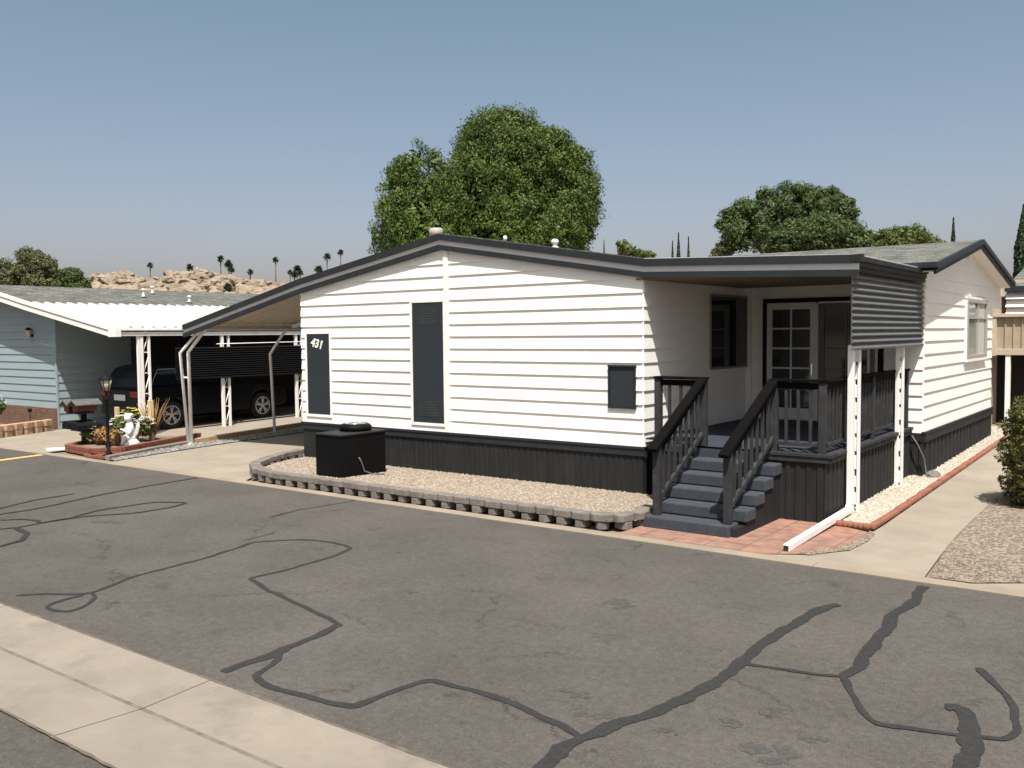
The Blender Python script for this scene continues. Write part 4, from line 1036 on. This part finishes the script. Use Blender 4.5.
for s_ in (-1, 1):
    B_ += chain((cx + s_*.09, cy - .02, z0 + .38), (cx + s_*.14, cy - .12, z0 + .26), .042, .034)
    B_ += chain((cx + s_*.14, cy - .12, z0 + .26), (cx + s_*.03, cy - .20, z0 + .34), .034, .026)
    B_ += chain((cx + s_*.06, cy, z0 + .13), (cx + s_*.10, cy - .22, z0 + .17), .07, .055)
    B_ += chain((cx + s_*.10, cy - .22, z0 + .17), (cx + s_*.09, cy - .25, z0 + .04), .05, .035)
meta('figure', B_, M['statue'], STT)
mb = MB()
for s_ in (-1, 1):
    pr = [(cx + s_*.03, z0 + .25), (cx + s_*.10, z0 + .45), (cx + s_*.19, z0 + .50), (cx + s_*.21, z0 + .38), (cx + s_*.15, z0 + .24), (cx + s_*.08, z0 + .18)]
    mb.prism(pr if s_ > 0 else pr[::-1], cy + .07, cy + .10)
mb.build('wings', M['statue'], STT, .01)
MB().lathe([(.21, 0), (.22, .05), (.17, .10), (.14, .14)], (cx, cy - .03, .10 - .02), 12).build('pedestal', M['statue'], STT)
# small spotlight before brickwork
o = MB().lathe([(.01, 0), (.01, .22), (.05, .23), (.06, .30), (.02, .32)], (-17.45, -.55, .3), 8).build('garden_spotlight', M['black']); tag(o, 'tiny black spotlight in front of the red brick base', 'garden light')

# ================================================================ CAR
CAR = empty('parked_car', (-15.6, 3.1, 0), 'dark blue black suv parked nose in under the neighbouring carport', 'car')
cx0, cx1 = -16.5, -14.68; ry, fy = 1.72, 4.58; y0, y1 = .86, 5.45; wr_ = .37; zr, zf_ = gz(ry) + .37, gz(fy) + .37
def arch(yc, zc, r_=.44):
    return [(yc + r_ * math.cos(t), zc + r_ * math.sin(t)) for t in [math.pi - k * math.pi / 10 for k in range(11)]]
prof = [(y0 + .05, .42)] + [(ry - .44, .36)] + arch(ry, zr)[1:-1] + [(ry + .44, .36), (fy - .44, .38)] + arch(fy, zf_)[1:-1] + [(fy + .44, .40), (y1 - .04, .46), (y1, .62), (y1 - .02, .92), (y1 - .25, 1.05), (fy - .55, 1.16), (3.0, 1.17), (y0 + .10, 1.16), (y0, 1.05), (y0 - .02, .6)]
body = MB().prism(prof, cx0, cx1, 'x').build('body', M['carpaint'], CAR, .05)
# greenhouse loft
def loft(name, secs, m_, parent, sm=True, bev=.03):
    mb = MB(); n_ = len(secs[0]); vs_ = [p for s_ in secs for p in s_]; fs = []
    for i in range(len(secs) - 1):
        for k in range(n_): fs.append((i*n_ + k, i*n_ + (k+1) % n_, (i+1)*n_ + (k+1) % n_, (i+1)*n_ + k))
    fs.append(tuple(range(n_))); fs.append(tuple(range((len(secs)-1)*n_, len(secs)*n_))); mb.add(vs_, fs); return mb.build(name, m_, parent, bev)
def cab(z, ya, yb, ins): return [(cx0 + ins, ya, z), (cx1 - ins, ya, z), (cx1 - ins, yb, z), (cx0 + ins, yb, z)]
loft('cabin', [cab(1.13, .90, 4.05, .03), cab(1.34, .98, 3.78, .09), cab(1.60, 1.12, 3.36, .18), cab(1.69, 1.35, 3.05, .27)], M['carpaint'], CAR)
def sideglass(xs, pts, m_):
    mb = MB(); mb.add([(xs + .008 + (-(z - 1.13) * .34), y, z) for y, z in pts], [tuple(range(len(pts)))]); return mb.build('window', m_, CAR)
sideglass(cx1 - .02, [(1.25, 1.18), (2.10, 1.18), (2.10, 1.56), (1.45, 1.56)], M['glass'])
sideglass(cx1 - .02, [(2.16, 1.18), (3.70, 1.18), (3.34, 1.50), (3.1, 1.56), (2.16, 1.56)], M['glass'])
MB().tube([(cx1 - .02, .98, 1.185), (cx1 - .03, 1.20, 1.20), (cx1 - .08, 1.30, 1.38), (cx1 - .145, 1.44, 1.585), (cx1 - .15, 3.1, 1.595)], .013, 6).build('chrome_trim', M['chrome'], CAR)
MB().box(cx1 - .42, y0 - .03, .90, cx1 + .004, y0 + .22, 1.05).build('taillight', M['red'], CAR, .015)
MB().box(cx0, y0 - .03, .90, cx0 + .40, y0 + .22, 1.05).build('taillight', M['red'], CAR, .015)
MB().box(cx0 + .65, y0 - .035, .80, cx1 - .65, y0 - .02, .95).build('number_plate', M['plate'], CAR, .004)
MB().box(cx0 + .05, y0 - .06, .42, cx1 - .05, y0 + .1, .66).build('bumper', M['rubber'], CAR, .03)
MB().box(cx1 - .02, 3.15, 1.16, cx1 + .16, 3.32, 1.30).build('wing_mirror', M['carpaint'], CAR, .03)
mb = MB(); mb.tube([(cx1 + .004, 1.9, .95), (cx1 + .03, 2.0, .95), (cx1 + .004, 2.1, .95)], .012, 5); mb.tube([(cx1 + .004, 2.9, .97), (cx1 + .03, 3.0, .97), (cx1 + .004, 3.1, .97)], .012, 5); mb.build('door_handle', M['carpaint'], CAR)
def wheel(xf, yc, zc, out):
    t = MB().lathe([(.24, -.11), (.34, -.115), (wr_, -.08), (wr_, .08), (.34, .115), (.24, .11)], (xf - out * .11, yc, zc), 28, axis='x').build('wheel', M['rubber'], CAR)
    m_ = MB(); xo = xf - out * .015
    m_.lathe([(.235, -.01), (.25, .0), (.25, .02), (.225, .02), (.225, -.06)] if out > 0 else [(.235, .01), (.25, 0), (.25, -.02), (.225, -.02), (.225, .06)], (xo, yc, zc), 28, axis='x')
    for k in range(5):
        a = k * 2 * math.pi / 5 + .3; d = Vector((0, math.cos(a), math.sin(a))); c_ = Vector((xo + out * .0, yc, zc))
        for sgn in (-1, 1):
            b2 = Vector((0, math.cos(a + sgn * .17), math.sin(a + sgn * .17)))
            m_.beam(c_ + d * .03, c_ + b2 * .235, .035, .045, up=(1, 0, 0))
    m_.lathe([(.055, -.02), (.055, .025), (.02, .03)] if out > 0 else [(.055, .02), (.055, -.025), (.02, -.03)], (xo, yc, zc), 12, axis='x')
    m_.build('rim', M['alloy'], t, .004)
    MB().lathe([(.21, -.005), (.21, .005)], (xo - out * .09, yc, zc), 20, axis='x').build('brake_disc', M['rubber'], t)
for yc, zc in ((ry, zr), (fy, zf_)):
    wheel(cx1 + .0, yc, zc, 1); wheel(cx0, yc, zc, -1)

# ================================================================ TAN HOUSE at the right rear
TH = empty('tan_house', (5, 14, .2), 'beige house with slatted balcony and striped awning behind the hedge', 'house')
def tp(mb, name, m_, bevel=0): return mb.build(name, m_, TH, bevel)
tp(MB().box(2.2, 13.4, .1, 14, 24, 3.6), 'wall', M['beige'])
tp(MB().box(2.45, 11.55, 1.86, 12, 13.4, 1.94), 'balcony_floor', M['beige'])
tp(MB().box(2.62, 11.46, 2.68, 12, 11.62, 2.76).box(2.62, 11.50, 1.82, 12, 11.58, 1.96).box(2.62, 11.48, 1.8, 2.74, 11.6, 2.7), 'balcony_rail', M['beige'], .006)
mb = MB().box(2.7, 11.555, 1.95, 10, 11.57, 2.69); x = 2.90
while x < 10: mb.box(x, 11.53, 1.95, x + .035, 11.556, 2.69); x += .17
tp(mb, 'balcony_slats', mat('tan slats', (.36, .29, .21), .8, var=.1, vscale=4))
mb = MB()
for x in (2.98, 4.6, 6.2, 7.8): mb.box(x - .05, 11.52, .2, x + .05, 11.62, 1.83)
tp(mb, 'balcony_support', M['wtrim'])
tp(MB().box(2.55, 12.4, .2, 12, 12.45, 1.85), 'screen_wall', M['void'])
tp(MB().box(2.3, 11.4, .2, 2.62, 13.4, 3.2), 'wall', M['beige'])
tp(MB().prism([(12.9, 3.42), (16, 4.1), (20, 3.4), (20, 3.3), (16, 4.0), (12.9, 3.32)], 2.7, 14, 'x'), 'roof', M['shingle2'])
mb = MB()
for k in range(5):
    t = 3.30 - k * .19; mb.add([(2.72, 12.95 - k * .0, t), (9, 12.95, t), (9, 12.75, t - .17), (2.72, 12.75, t - .17), (9, 12.95, t - .19), (2.72, 12.95, t - .19)], [(0, 1, 2, 3), (3, 2, 4, 5)], 0 if k < 2 else (k % 2))
o = tp(mb, 'awning', [M['wtrim'], M['char']]); o.modifiers.new('solid', 'SOLIDIFY').thickness = .01
tp(MB().box(2.7, 12.7, 3.30, 12, 13.05, 3.42), 'fascia', M['blue_char'])

# ================================================================ VEGETATION
def leaf_cloud(lobes, n, ls, droop=.0, shell=.35, aspect=.4, seed=1, clump=14, cs=.35, zmin=None, hang=0):
    """numpy: leaf quads in clumps on the outer shell of ellipsoid lobes"""
    rng = np.random.default_rng(seed)
    V = np.array([l[3] * l[4] * l[5] for l in lobes]) ** (2/3); V = V / V.sum()
    nc = n // clump
    idx = rng.choice(len(lobes), nc, p=V); L = np.array(lobes)[idx]
    d = rng.normal(size=(nc, 3)); d /= np.linalg.norm(d, axis=1)[:, None]
    rr = 1 - shell * rng.random(nc) ** 1.6
    rr *= 1 + .10 * np.sin(d[:, 0] * 7 + L[:, 0] * 3) * np.cos(d[:, 2] * 6 + L[:, 1]) + .03 * rng.normal(size=nc)
    c = L[:, :3] + d * L[:, 3:6] * rr[:, None]
    C = np.repeat(c, clump, 0); Dn = np.repeat(d, clump, 0); N_ = len(C)
    sd3 = rng.normal(size=(N_, 3)) + Dn * .5; sd3 /= np.linalg.norm(sd3, axis=1)[:, None]
    sz = np.repeat(cs * rng.uniform(.55, 1.35, nc), clump)[:, None]
    P = C + sd3 * sz * (rng.random(N_)[:, None] ** .45) * np.array([1, 1, .85])
    if hang: P[:, 2] -= sz[:, 0] * hang * rng.random(N_) ** 2
    nn = sd3 * 1.0 + rng.normal(size=(N_, 3)) * .45 + np.array([0, 0, .25]); nn /= np.linalg.norm(nn, axis=1)[:, None]
    r_ = rng.normal(size=(N_, 3)) + np.array([0, 0, -droop]); t = r_ - nn * (r_ * nn).sum(1)[:, None]; t /= np.linalg.norm(t, axis=1)[:, None]
    b = np.cross(nn, t); s_ = ls * rng.uniform(.6, 1.3, N_)[:, None]
    vs_ = np.stack([P - t * s_, P + b * s_ * aspect, P + t * s_, P - b * s_ * aspect], 1)
    if zmin is not None:
        k = P[:, 2] > zmin; vs_ = vs_[k]
    return vs_.reshape(-1, 3)
def cloud_obj(name, V, m_, parent):
    n_ = len(V) // 4; me = bpy.data.meshes.new(name)
    me.vertices.add(len(V)); me.vertices.foreach_set('co', V.astype(np.float32).ravel())
    me.loops.add(len(V)); me.loops.foreach_set('vertex_index', np.arange(len(V), dtype=np.int32))
    me.polygons.add(n_); me.polygons.foreach_set('loop_start', np.arange(0, len(V), 4, dtype=np.int32))
    me.update(calc_edges=True); me.materials.append(m_)
    o = bpy.data.objects.new(name, me); COL.objects.link(o)
    if parent: o.parent = parent; o.matrix_parent_inverse = Matrix.Translation(-parent.location)
    return o
def campt(px, py, dist):
    """a point at a chosen distance in the direction of an image position"""
    v = right * ((px - 512) / 914.52) + down * ((py - 384) / 914.52) + fwd
    return cam.matrix_world.translation + v * dist
def tree(name, label, base, lobes, n, ls, m_, trunk=.2, cat='tree', group=None, core=True, seed=1, **k):
    r_ = empty(name, base, label, cat, group)
    V = leaf_cloud(lobes, n, ls, seed=seed, **k); cloud_obj('crown', V, m_, r_)
    if core == 'leaves':
        V2 = leaf_cloud([(l[0], l[1], l[2], l[3] * .78, l[4] * .78, l[5] * .78) for l in lobes], 40000, ls * 2.0, seed=seed + 50, shell=.8, aspect=.5, clump=60, cs=.5)
        cloud_obj('inner_foliage', V2, m_, r_)
    elif core:
        bm = bmesh.new()
        for l in lobes:
            bmesh.ops.create_icosphere(bm, subdivisions=3, radius=1, matrix=Matrix.Translation(l[:3]) @ Matrix.Diagonal((l[3] * .52, l[4] * .52, l[5] * .52, 1)))
        for v in bm.verts: v.co += Vector((noise.noise(v.co * .9), noise.noise(v.co * .9 + Vector((9, 0, 0))), noise.noise(v.co * .9 + Vector((0, 9, 0))))) * .35
        me = bpy.data.meshes.new('inner_foliage'); bm.to_mesh(me); bm.free(); me.materials.append(m_)
        o = bpy.data.objects.new('inner_foliage', me); COL.objects.link(o); o.parent = r_; o.matrix_parent_inverse = Matrix.Translation(-r_.location)
    mb = MB(); top = max(l[2] for l in lobes)
    mb.tube([base, (base[0] + .1, base[1], base[2] + (top - base[2]) * .4), (base[0], base[1] + .1, top)], [trunk, trunk * .75, trunk * .35], 10)
    for l in lobes[:6]:
        a = Vector(base) + Vector((0, 0, (l[2] - base[2]) * .45)); mb.tube([a, (a + Vector(l[:3])) / 2 + Vector((0, 0, .2)), Vector(l[:3])], [trunk * .5, trunk * .35, trunk * .15], 7)
    mb.build('trunk', M['bark'], r_)
    return r_
def lobe(px, py, dist, rx, rz_, dd=0, ry_=None):
    p = campt(px, py, dist + dd); s_ = dist / 914.52
    return (p.x, p.y, p.z, rx * s_, (ry_ or rx) * s_, rz_ * s_)
# big pepper-like tree behind the white house
D1 = 34
LS = .94
L1 = [lobe(512, 172, D1, 62, 62, 1), lobe(545, 190, D1, 50, 62, 0), lobe(560, 215, D1, 38, 45, -.5), lobe(480, 205, D1, 50, 60, -1), lobe(497, 150, D1, 42, 40, 0), lobe(420, 190, D1, 40, 48, 0), lobe(408, 225, D1, 34, 45, -.5), lobe(440, 235, D1, 45, 45, -1), lobe(520, 235, D1, 60, 45, -1.2), lobe(398, 240, D1, 24, 30, 0), lobe(545, 160, D1, 34, 34, -.6), lobe(575, 200, D1, 24, 42, 0), lobe(556, 182, D1, 42, 50, .3), lobe(505, 145, D1, 48, 38, .3)]
L1 = [(l[0], l[1], l[2], l[3] * LS, l[4] * LS, l[5] * LS) for l in L1]
b0 = campt(490, 300, D1)
tree('shade_tree', 'tall dense rounded bright green tree behind the white house', (b0.x, b0.y, .8), L1, 220000, .056, M['leaf1'], .28, droop=1.2, shell=.24, aspect=.40, clump=100, cs=.36, hang=.7, seed=3, core='leaves')
# pine-like tree on the right
D2 = 60
L2 = [lobe(790, 205, D2, 40, 20, 0), lobe(760, 215, D2, 32, 18, 0), lobe(740, 220, D2, 20, 14, 0), lobe(825, 210, D2, 28, 20, 0), lobe(760, 232, D2, 34, 15, -1), lobe(810, 232, D2, 36, 18, -1), lobe(840, 225, D2, 18, 16, 0), lobe(735, 240, D2, 10, 8, 0), lobe(855, 238, D2, 18, 10, 0)]
L2 = [(l[0], l[1], l[2] - .12, l[3] * .94, l[4] * .94, l[5] * .96) for l in L2]
b0 = campt(785, 300, D2); tree('pine_tree', 'large dark green wide crowned tree right of centre behind the porch roof', (b0.x, b0.y, 1.2), L2, 60000, .12, M['leaf2'], .35, shell=.35, cs=.55, clump=90, seed=5, core=False)
D3 = 45
L3 = [lobe(815, 238, D3, 36, 20, 0), lobe(790, 245, D3, 22, 16, 0), lobe(845, 246, D3, 24, 14, 0)]
b0 = campt(815, 300, D3); tree('leafy_tree', 'mid green leafy tree in front of the dark wide crowned tree', (b0.x, b0.y, 1.0), L3, 30000, .09, M['leaf2'], .2, shell=.3, cs=.38, clump=60, seed=6)
L4 = [lobe(903, 246, D3, 28, 18, 0), lobe(885, 250, D3, 16, 14, 0), lobe(925, 250, D3, 16, 12, 0)]
b0 = campt(903, 300, D3); tree('leafy_tree', 'bright yellow green tree top above the shingle roof ridge', (b0.x, b0.y, 1.0), L4, 20000, .085, M['leaf3'], .2, shell=.3, cs=.32, clump=60, seed=7)
L5 = [lobe(724, 250, 60, 9, 8, 0), lobe(718, 256, 60, 8, 8, 0)]
b0 = campt(722, 300, 60); tree('small_tree', 'pale olive shrubby tree left of the dark wide crowned tree', (b0.x, b0.y, 1.2), L5, 2500, .11, M['leaf4'], .1, shell=.6, cs=.2, seed=8, core=False)
L5 = [lobe(622, 246, 60, 6, 5, 0), lobe(630, 252, 60, 10, 5, 0), lobe(645, 255, 60, 10, 3, 0)]
b0 = campt(626, 300, 60); tree('small_tree', 'small green tree top showing above the middle of the white house roof', (b0.x, b0.y, 1.2), L5, 2500, .11, M['leaf3'], .1, shell=.6, cs=.18, seed=9, core=False)
# trees on the left skyline
D6 = 85
b0 = campt(14, 300, D6); tree('skyline_tree', 'olive green tree at the far left edge beyond the blue house roof', (b0.x, b0.y, 1.2), [lobe(5, 270, D6, 8, 8), lobe(14, 274, D6, 8, 9), lobe(6, 283, D6, 12, 9)], 11000, .13, M['leaf4'], .3, shell=.5, cs=.5, clump=60, seed=10, core=False)
b0 = campt(42, 300, D6); tree('skyline_tree', 'tallest olive tree of the left group beyond the blue house roof', (b0.x, b0.y, 1.2), [lobe(27, 257, D6, 7, 7), lobe(40, 261, D6, 8, 9), lobe(46, 270, D6, 11, 10), lobe(30, 272, D6, 9, 10), lobe(42, 283, D6, 14, 9)], 22000, .13, M['leaf4'], .3, shell=.5, cs=.5, clump=60, seed=11, core=False)
b0 = campt(72, 300, D6); tree('skyline_tree', 'rounded brighter green tree beside the rocky hill', (b0.x, b0.y, 1.2), [lobe(71, 277, D6, 9, 8), lobe(64, 285, D6, 9, 8), lobe(79, 287, D6, 9, 7)], 12000, .12, M['leaf2'], .3, shell=.4, cs=.45, clump=60, seed=12)
# cypresses
def cypress(name, label, px, ptop, dist, wpx, n=2600, ls=.12, seed=1):
    p = campt(px, ptop, dist); s_ = dist / 914.52; r_ = empty(name, (p.x, p.y, 1.2), label, 'tree', 'slender cypresses on the skyline')
    rng = np.random.default_rng(seed); zt = p.z; zb = 1.6; N_ = n
    u = rng.random(N_); prof = np.minimum(1, (1 - u) * 3.2) * np.minimum(1, .55 + u * 2); rad = wpx / 2 * s_ * prof * (0.75 + .35 * rng.random(N_))
    th = rng.random(N_) * 6.283; P = np.stack([p.x + rad * np.cos(th), p.y + rad * np.sin(th), zb + (zt - zb) * u], 1)
    nn = np.stack([np.cos(th), np.sin(th), .3 * np.ones(N_)], 1) + rng.normal(size=(N_, 3)) * .5; nn /= np.linalg.norm(nn, axis=1)[:, None]
    t = np.array([0, 0, 1.0]) + rng.normal(size=(N_, 3)) * .25; t -= nn * (t * nn).sum(1)[:, None]; t /= np.linalg.norm(t, axis=1)[:, None]
    b = np.cross(nn, t); q = ls * (wpx * s_)
    V = np.stack([P - t * q * 2, P + b * q, P + t * q * 2, P - b * q], 1).reshape(-1, 3); cloud_obj('crown', V, M['cypress'], r_)
    MB().tube([(p.x, p.y, 1.2), (p.x, p.y, zt - .4)], [.12, .03], 6).build('trunk', M['bark'], r_)
cypress('cypress', 'leftmost thin cypress above the white house roof near the big tree', 604, 240, 90, 3.2, seed=2)
cypress('cypress', 'left one of the three thin cypresses above the roof valley', 672.5, 241, 90, 4, seed=3)
cypress('cypress', 'tallest middle one of the three thin cypresses above the roof valley', 678.5, 233, 90, 5, seed=4)
cypress('cypress', 'right one of the three thin cypresses above the roof valley', 688.5, 237, 90, 4, seed=5)
cypress('cypress', 'single cypress rising above the right gable ridge', 953.5, 218, 80, 6, seed=6)
cypress('cypress', 'dark cypress cut by the right photo edge', 1024, 205, 50, 15, 6000, .07, seed=7)
# hedge bush at right
hb = empty('hedge_bush', (4.76, 2.0, .04), 'dense clipped green and gold bush standing beside the concrete walk', 'bush')
HL = [(4.80, 2.0, 1.22, .42, .46, .38), (4.78, 2.0, .88, .47, .52, .45), (4.80, 2.0, .50, .45, .5, .44), (4.82, 2.05, .28, .40, .42, .28)]
cloud_obj('foliage', leaf_cloud(HL, 26000, .022, shell=.35, aspect=.5, clump=12, cs=.045, seed=21, zmin=.04), M['leaf5'], hb)
bm = bmesh.new()
for l in HL: bmesh.ops.create_icosphere(bm, subdivisions=3, radius=1, matrix=Matrix.Translation(l[:3]) @ Matrix.Diagonal((l[3] * .72, l[4] * .72, l[5] * .72, 1)))
me = bpy.data.meshes.new('inner_foliage'); bm.to_mesh(me); bm.free(); me.materials.append(M['leaf5']); o = bpy.data.objects.new('inner_foliage', me); COL.objects.link(o); o.parent = hb; o.matrix_parent_inverse = Matrix.Translation(-hb.location)
MB().tube([(4.9, 2.05, 0), (4.88, 2.0, .8)], .05, 8).build('stem', M['bark'], hb)

# ================================================================ ROCKY HILL
bm = bmesh.new(); D7 = 300; rng = random.Random(5)
ridge = [(70, 283), (90, 277), (110, 272), (130, 273), (145, 277), (165, 275), (185, 271), (200, 268), (215, 269), (230, 274), (245, 277), (262, 280), (285, 284), (330, 292)]
def ridge_y(px):
    for (a, b), (c, d) in zip(ridge[:-1], ridge[1:]):
        if a <= px <= c: return b + (d - b) * (px - a) / (c - a)
    return 292
for k in range(1500):
    px = rng.uniform(66, 330); ry_ = ridge_y(px); t = rng.random() ** .7
    py = ry_ + 2 + t * (300 - ry_); dist = D7 - t * 40 + rng.uniform(-6, 6)
    p = campt(px, py, dist); r_ = rng.uniform(.35, 1.5) * (1.0 if rng.random() < .85 else 1.8)
    mtx = Matrix.Translation(p) @ Matrix.Rotation(rng.uniform(0, 6), 4, 'Z') @ Matrix.Rotation(rng.uniform(-.4, .4), 4, 'X') @ Matrix.Diagonal((r_ * rng.uniform(1, 1.9), r_, r_ * rng.uniform(.5, .95), 1))
    ret = bmesh.ops.create_icosphere(bm, subdivisions=2, radius=1, matrix=mtx)
    for v in ret['verts']: v.co += Vector((noise.noise(v.co * .6), noise.noise(v.co * .6 + Vector((5, 0, 0))), noise.noise(v.co * .6 + Vector((0, 5, 0))))) * r_ * .7
# mound under the boulders
cols = 60
for rown, (tt) in enumerate((0, .15, .4, 1)):
    pass
gridv = []
for i in range(cols + 1):
    px = 60 + i * 275 / cols; rowv = []
    for t in (0, .25, .6, 1):
        p = campt(px, ridge_y(px) + 3 + t * (300 - ridge_y(px)), D7 - t * 40); rowv.append(bm.verts.new(p))
    b = rowv[0].co.copy() + fwd * 60; b.z -= 25; rowv.insert(0, bm.verts.new(b))
    gridv.append(rowv)
for a, b in zip(gridv[:-1], gridv[1:]):
    for j in range(4): bm.faces.new((a[j], b[j], b[j+1], a[j+1]))
me = bpy.data.meshes.new('rocky_hill'); bm.to_mesh(me); bm.free(); me.materials.append(M['rock'])
o = bpy.data.objects.new('hill', me); COL.objects.link(o); tag(o, kind='structure')

# palms: fan palms on and beyond the hill
def palm(label, px, ptop, pbase, dist, cr, cat='palm tree', seed=1, trunk=True):
    p = campt(px, ptop, dist); q = campt(px, pbase, dist); s_ = dist / 914.52; rr = cr * s_ * 1.2; r = random.Random(seed)
    root = empty('palm_tree', (q.x, q.y, q.z), label, cat, 'palm trees on the rocky skyline'); mb = MB(); c = Vector((p.x, p.y, p.z - rr * .8))
    for k in range(80):
        t = r.uniform(0, 6.283); ph = r.uniform(-1.1, 1.4); d = Vector((math.cos(t) * math.cos(ph), math.sin(t) * math.cos(ph), math.sin(ph) * .9))
        L_ = rr * r.uniform(.75, 1.1); m1 = c + d * L_ * .55; e = c + d * L_ + Vector((0, 0, -rr * .18)); sd_ = d.cross(Vector((0, 0, 1))).normalized() * rr * .17
        mb.add([c, m1 + sd_, e, m1 - sd_], [(0, 1, 2, 3)])
        up_ = Vector((0, 0, 1)).cross(sd_.normalized()).normalized() * rr * .1
        mb.add([c, m1 + up_, e, m1 - up_], [(0, 1, 2, 3)])
    mb.build('crown', M['palm'], root)
    MB().tube([(q.x, q.y, q.z - 6), (p.x, p.y, p.z - rr)], [.30 * dist / 300, .2 * dist / 300], 6).build('trunk', M['bark'], root)
for i, a in enumerate((
    ('small palm on the left part of the rocky hill', 150, 261.5, 275, 330, 3.4), ('bushy palm standing left of the hill summit', 189.5, 263, 274, 310, 4.2),
    ('taller of the palms clustered on the hill summit', 220.5, 254.5, 270, 310, 4.2), ('lower right palm of the hill summit cluster', 228.5, 259, 271, 305, 4.6),
    ('short palm at the foot of the summit cluster', 231, 265, 273, 300, 4), ('small dark palm on the right shoulder of the hill', 250, 268, 276, 320, 3.6),
    ('tall slim palm with long bare trunk right of the hill', 275.5, 256, 283, 340, 3.4), ('squat palm growing on the hill face', 227.5, 282, 291, 270, 4.6),
    ('leftmost palm of the trio above the carport roof', 290, 269, 285, 340, 3.0), ('broadest palm of the trio above the carport roof', 297, 264, 284, 330, 4.6), ('low leafy palm below the broad palm', 294.5, 270, 284, 325, 4.2), ('right palm of the trio above the carport roof', 300, 269, 284, 330, 3.6),
    ('wide low palm just above the carport roof edge', 319, 264, 277, 330, 4.8), ('slim palm second from the right on the skyline', 327, 252, 272, 340, 4.2), ('rightmost slim palm on the skyline before the big tree', 340.5, 248.5, 268, 345, 3.6))):
    palm(*a, seed=i + 3)
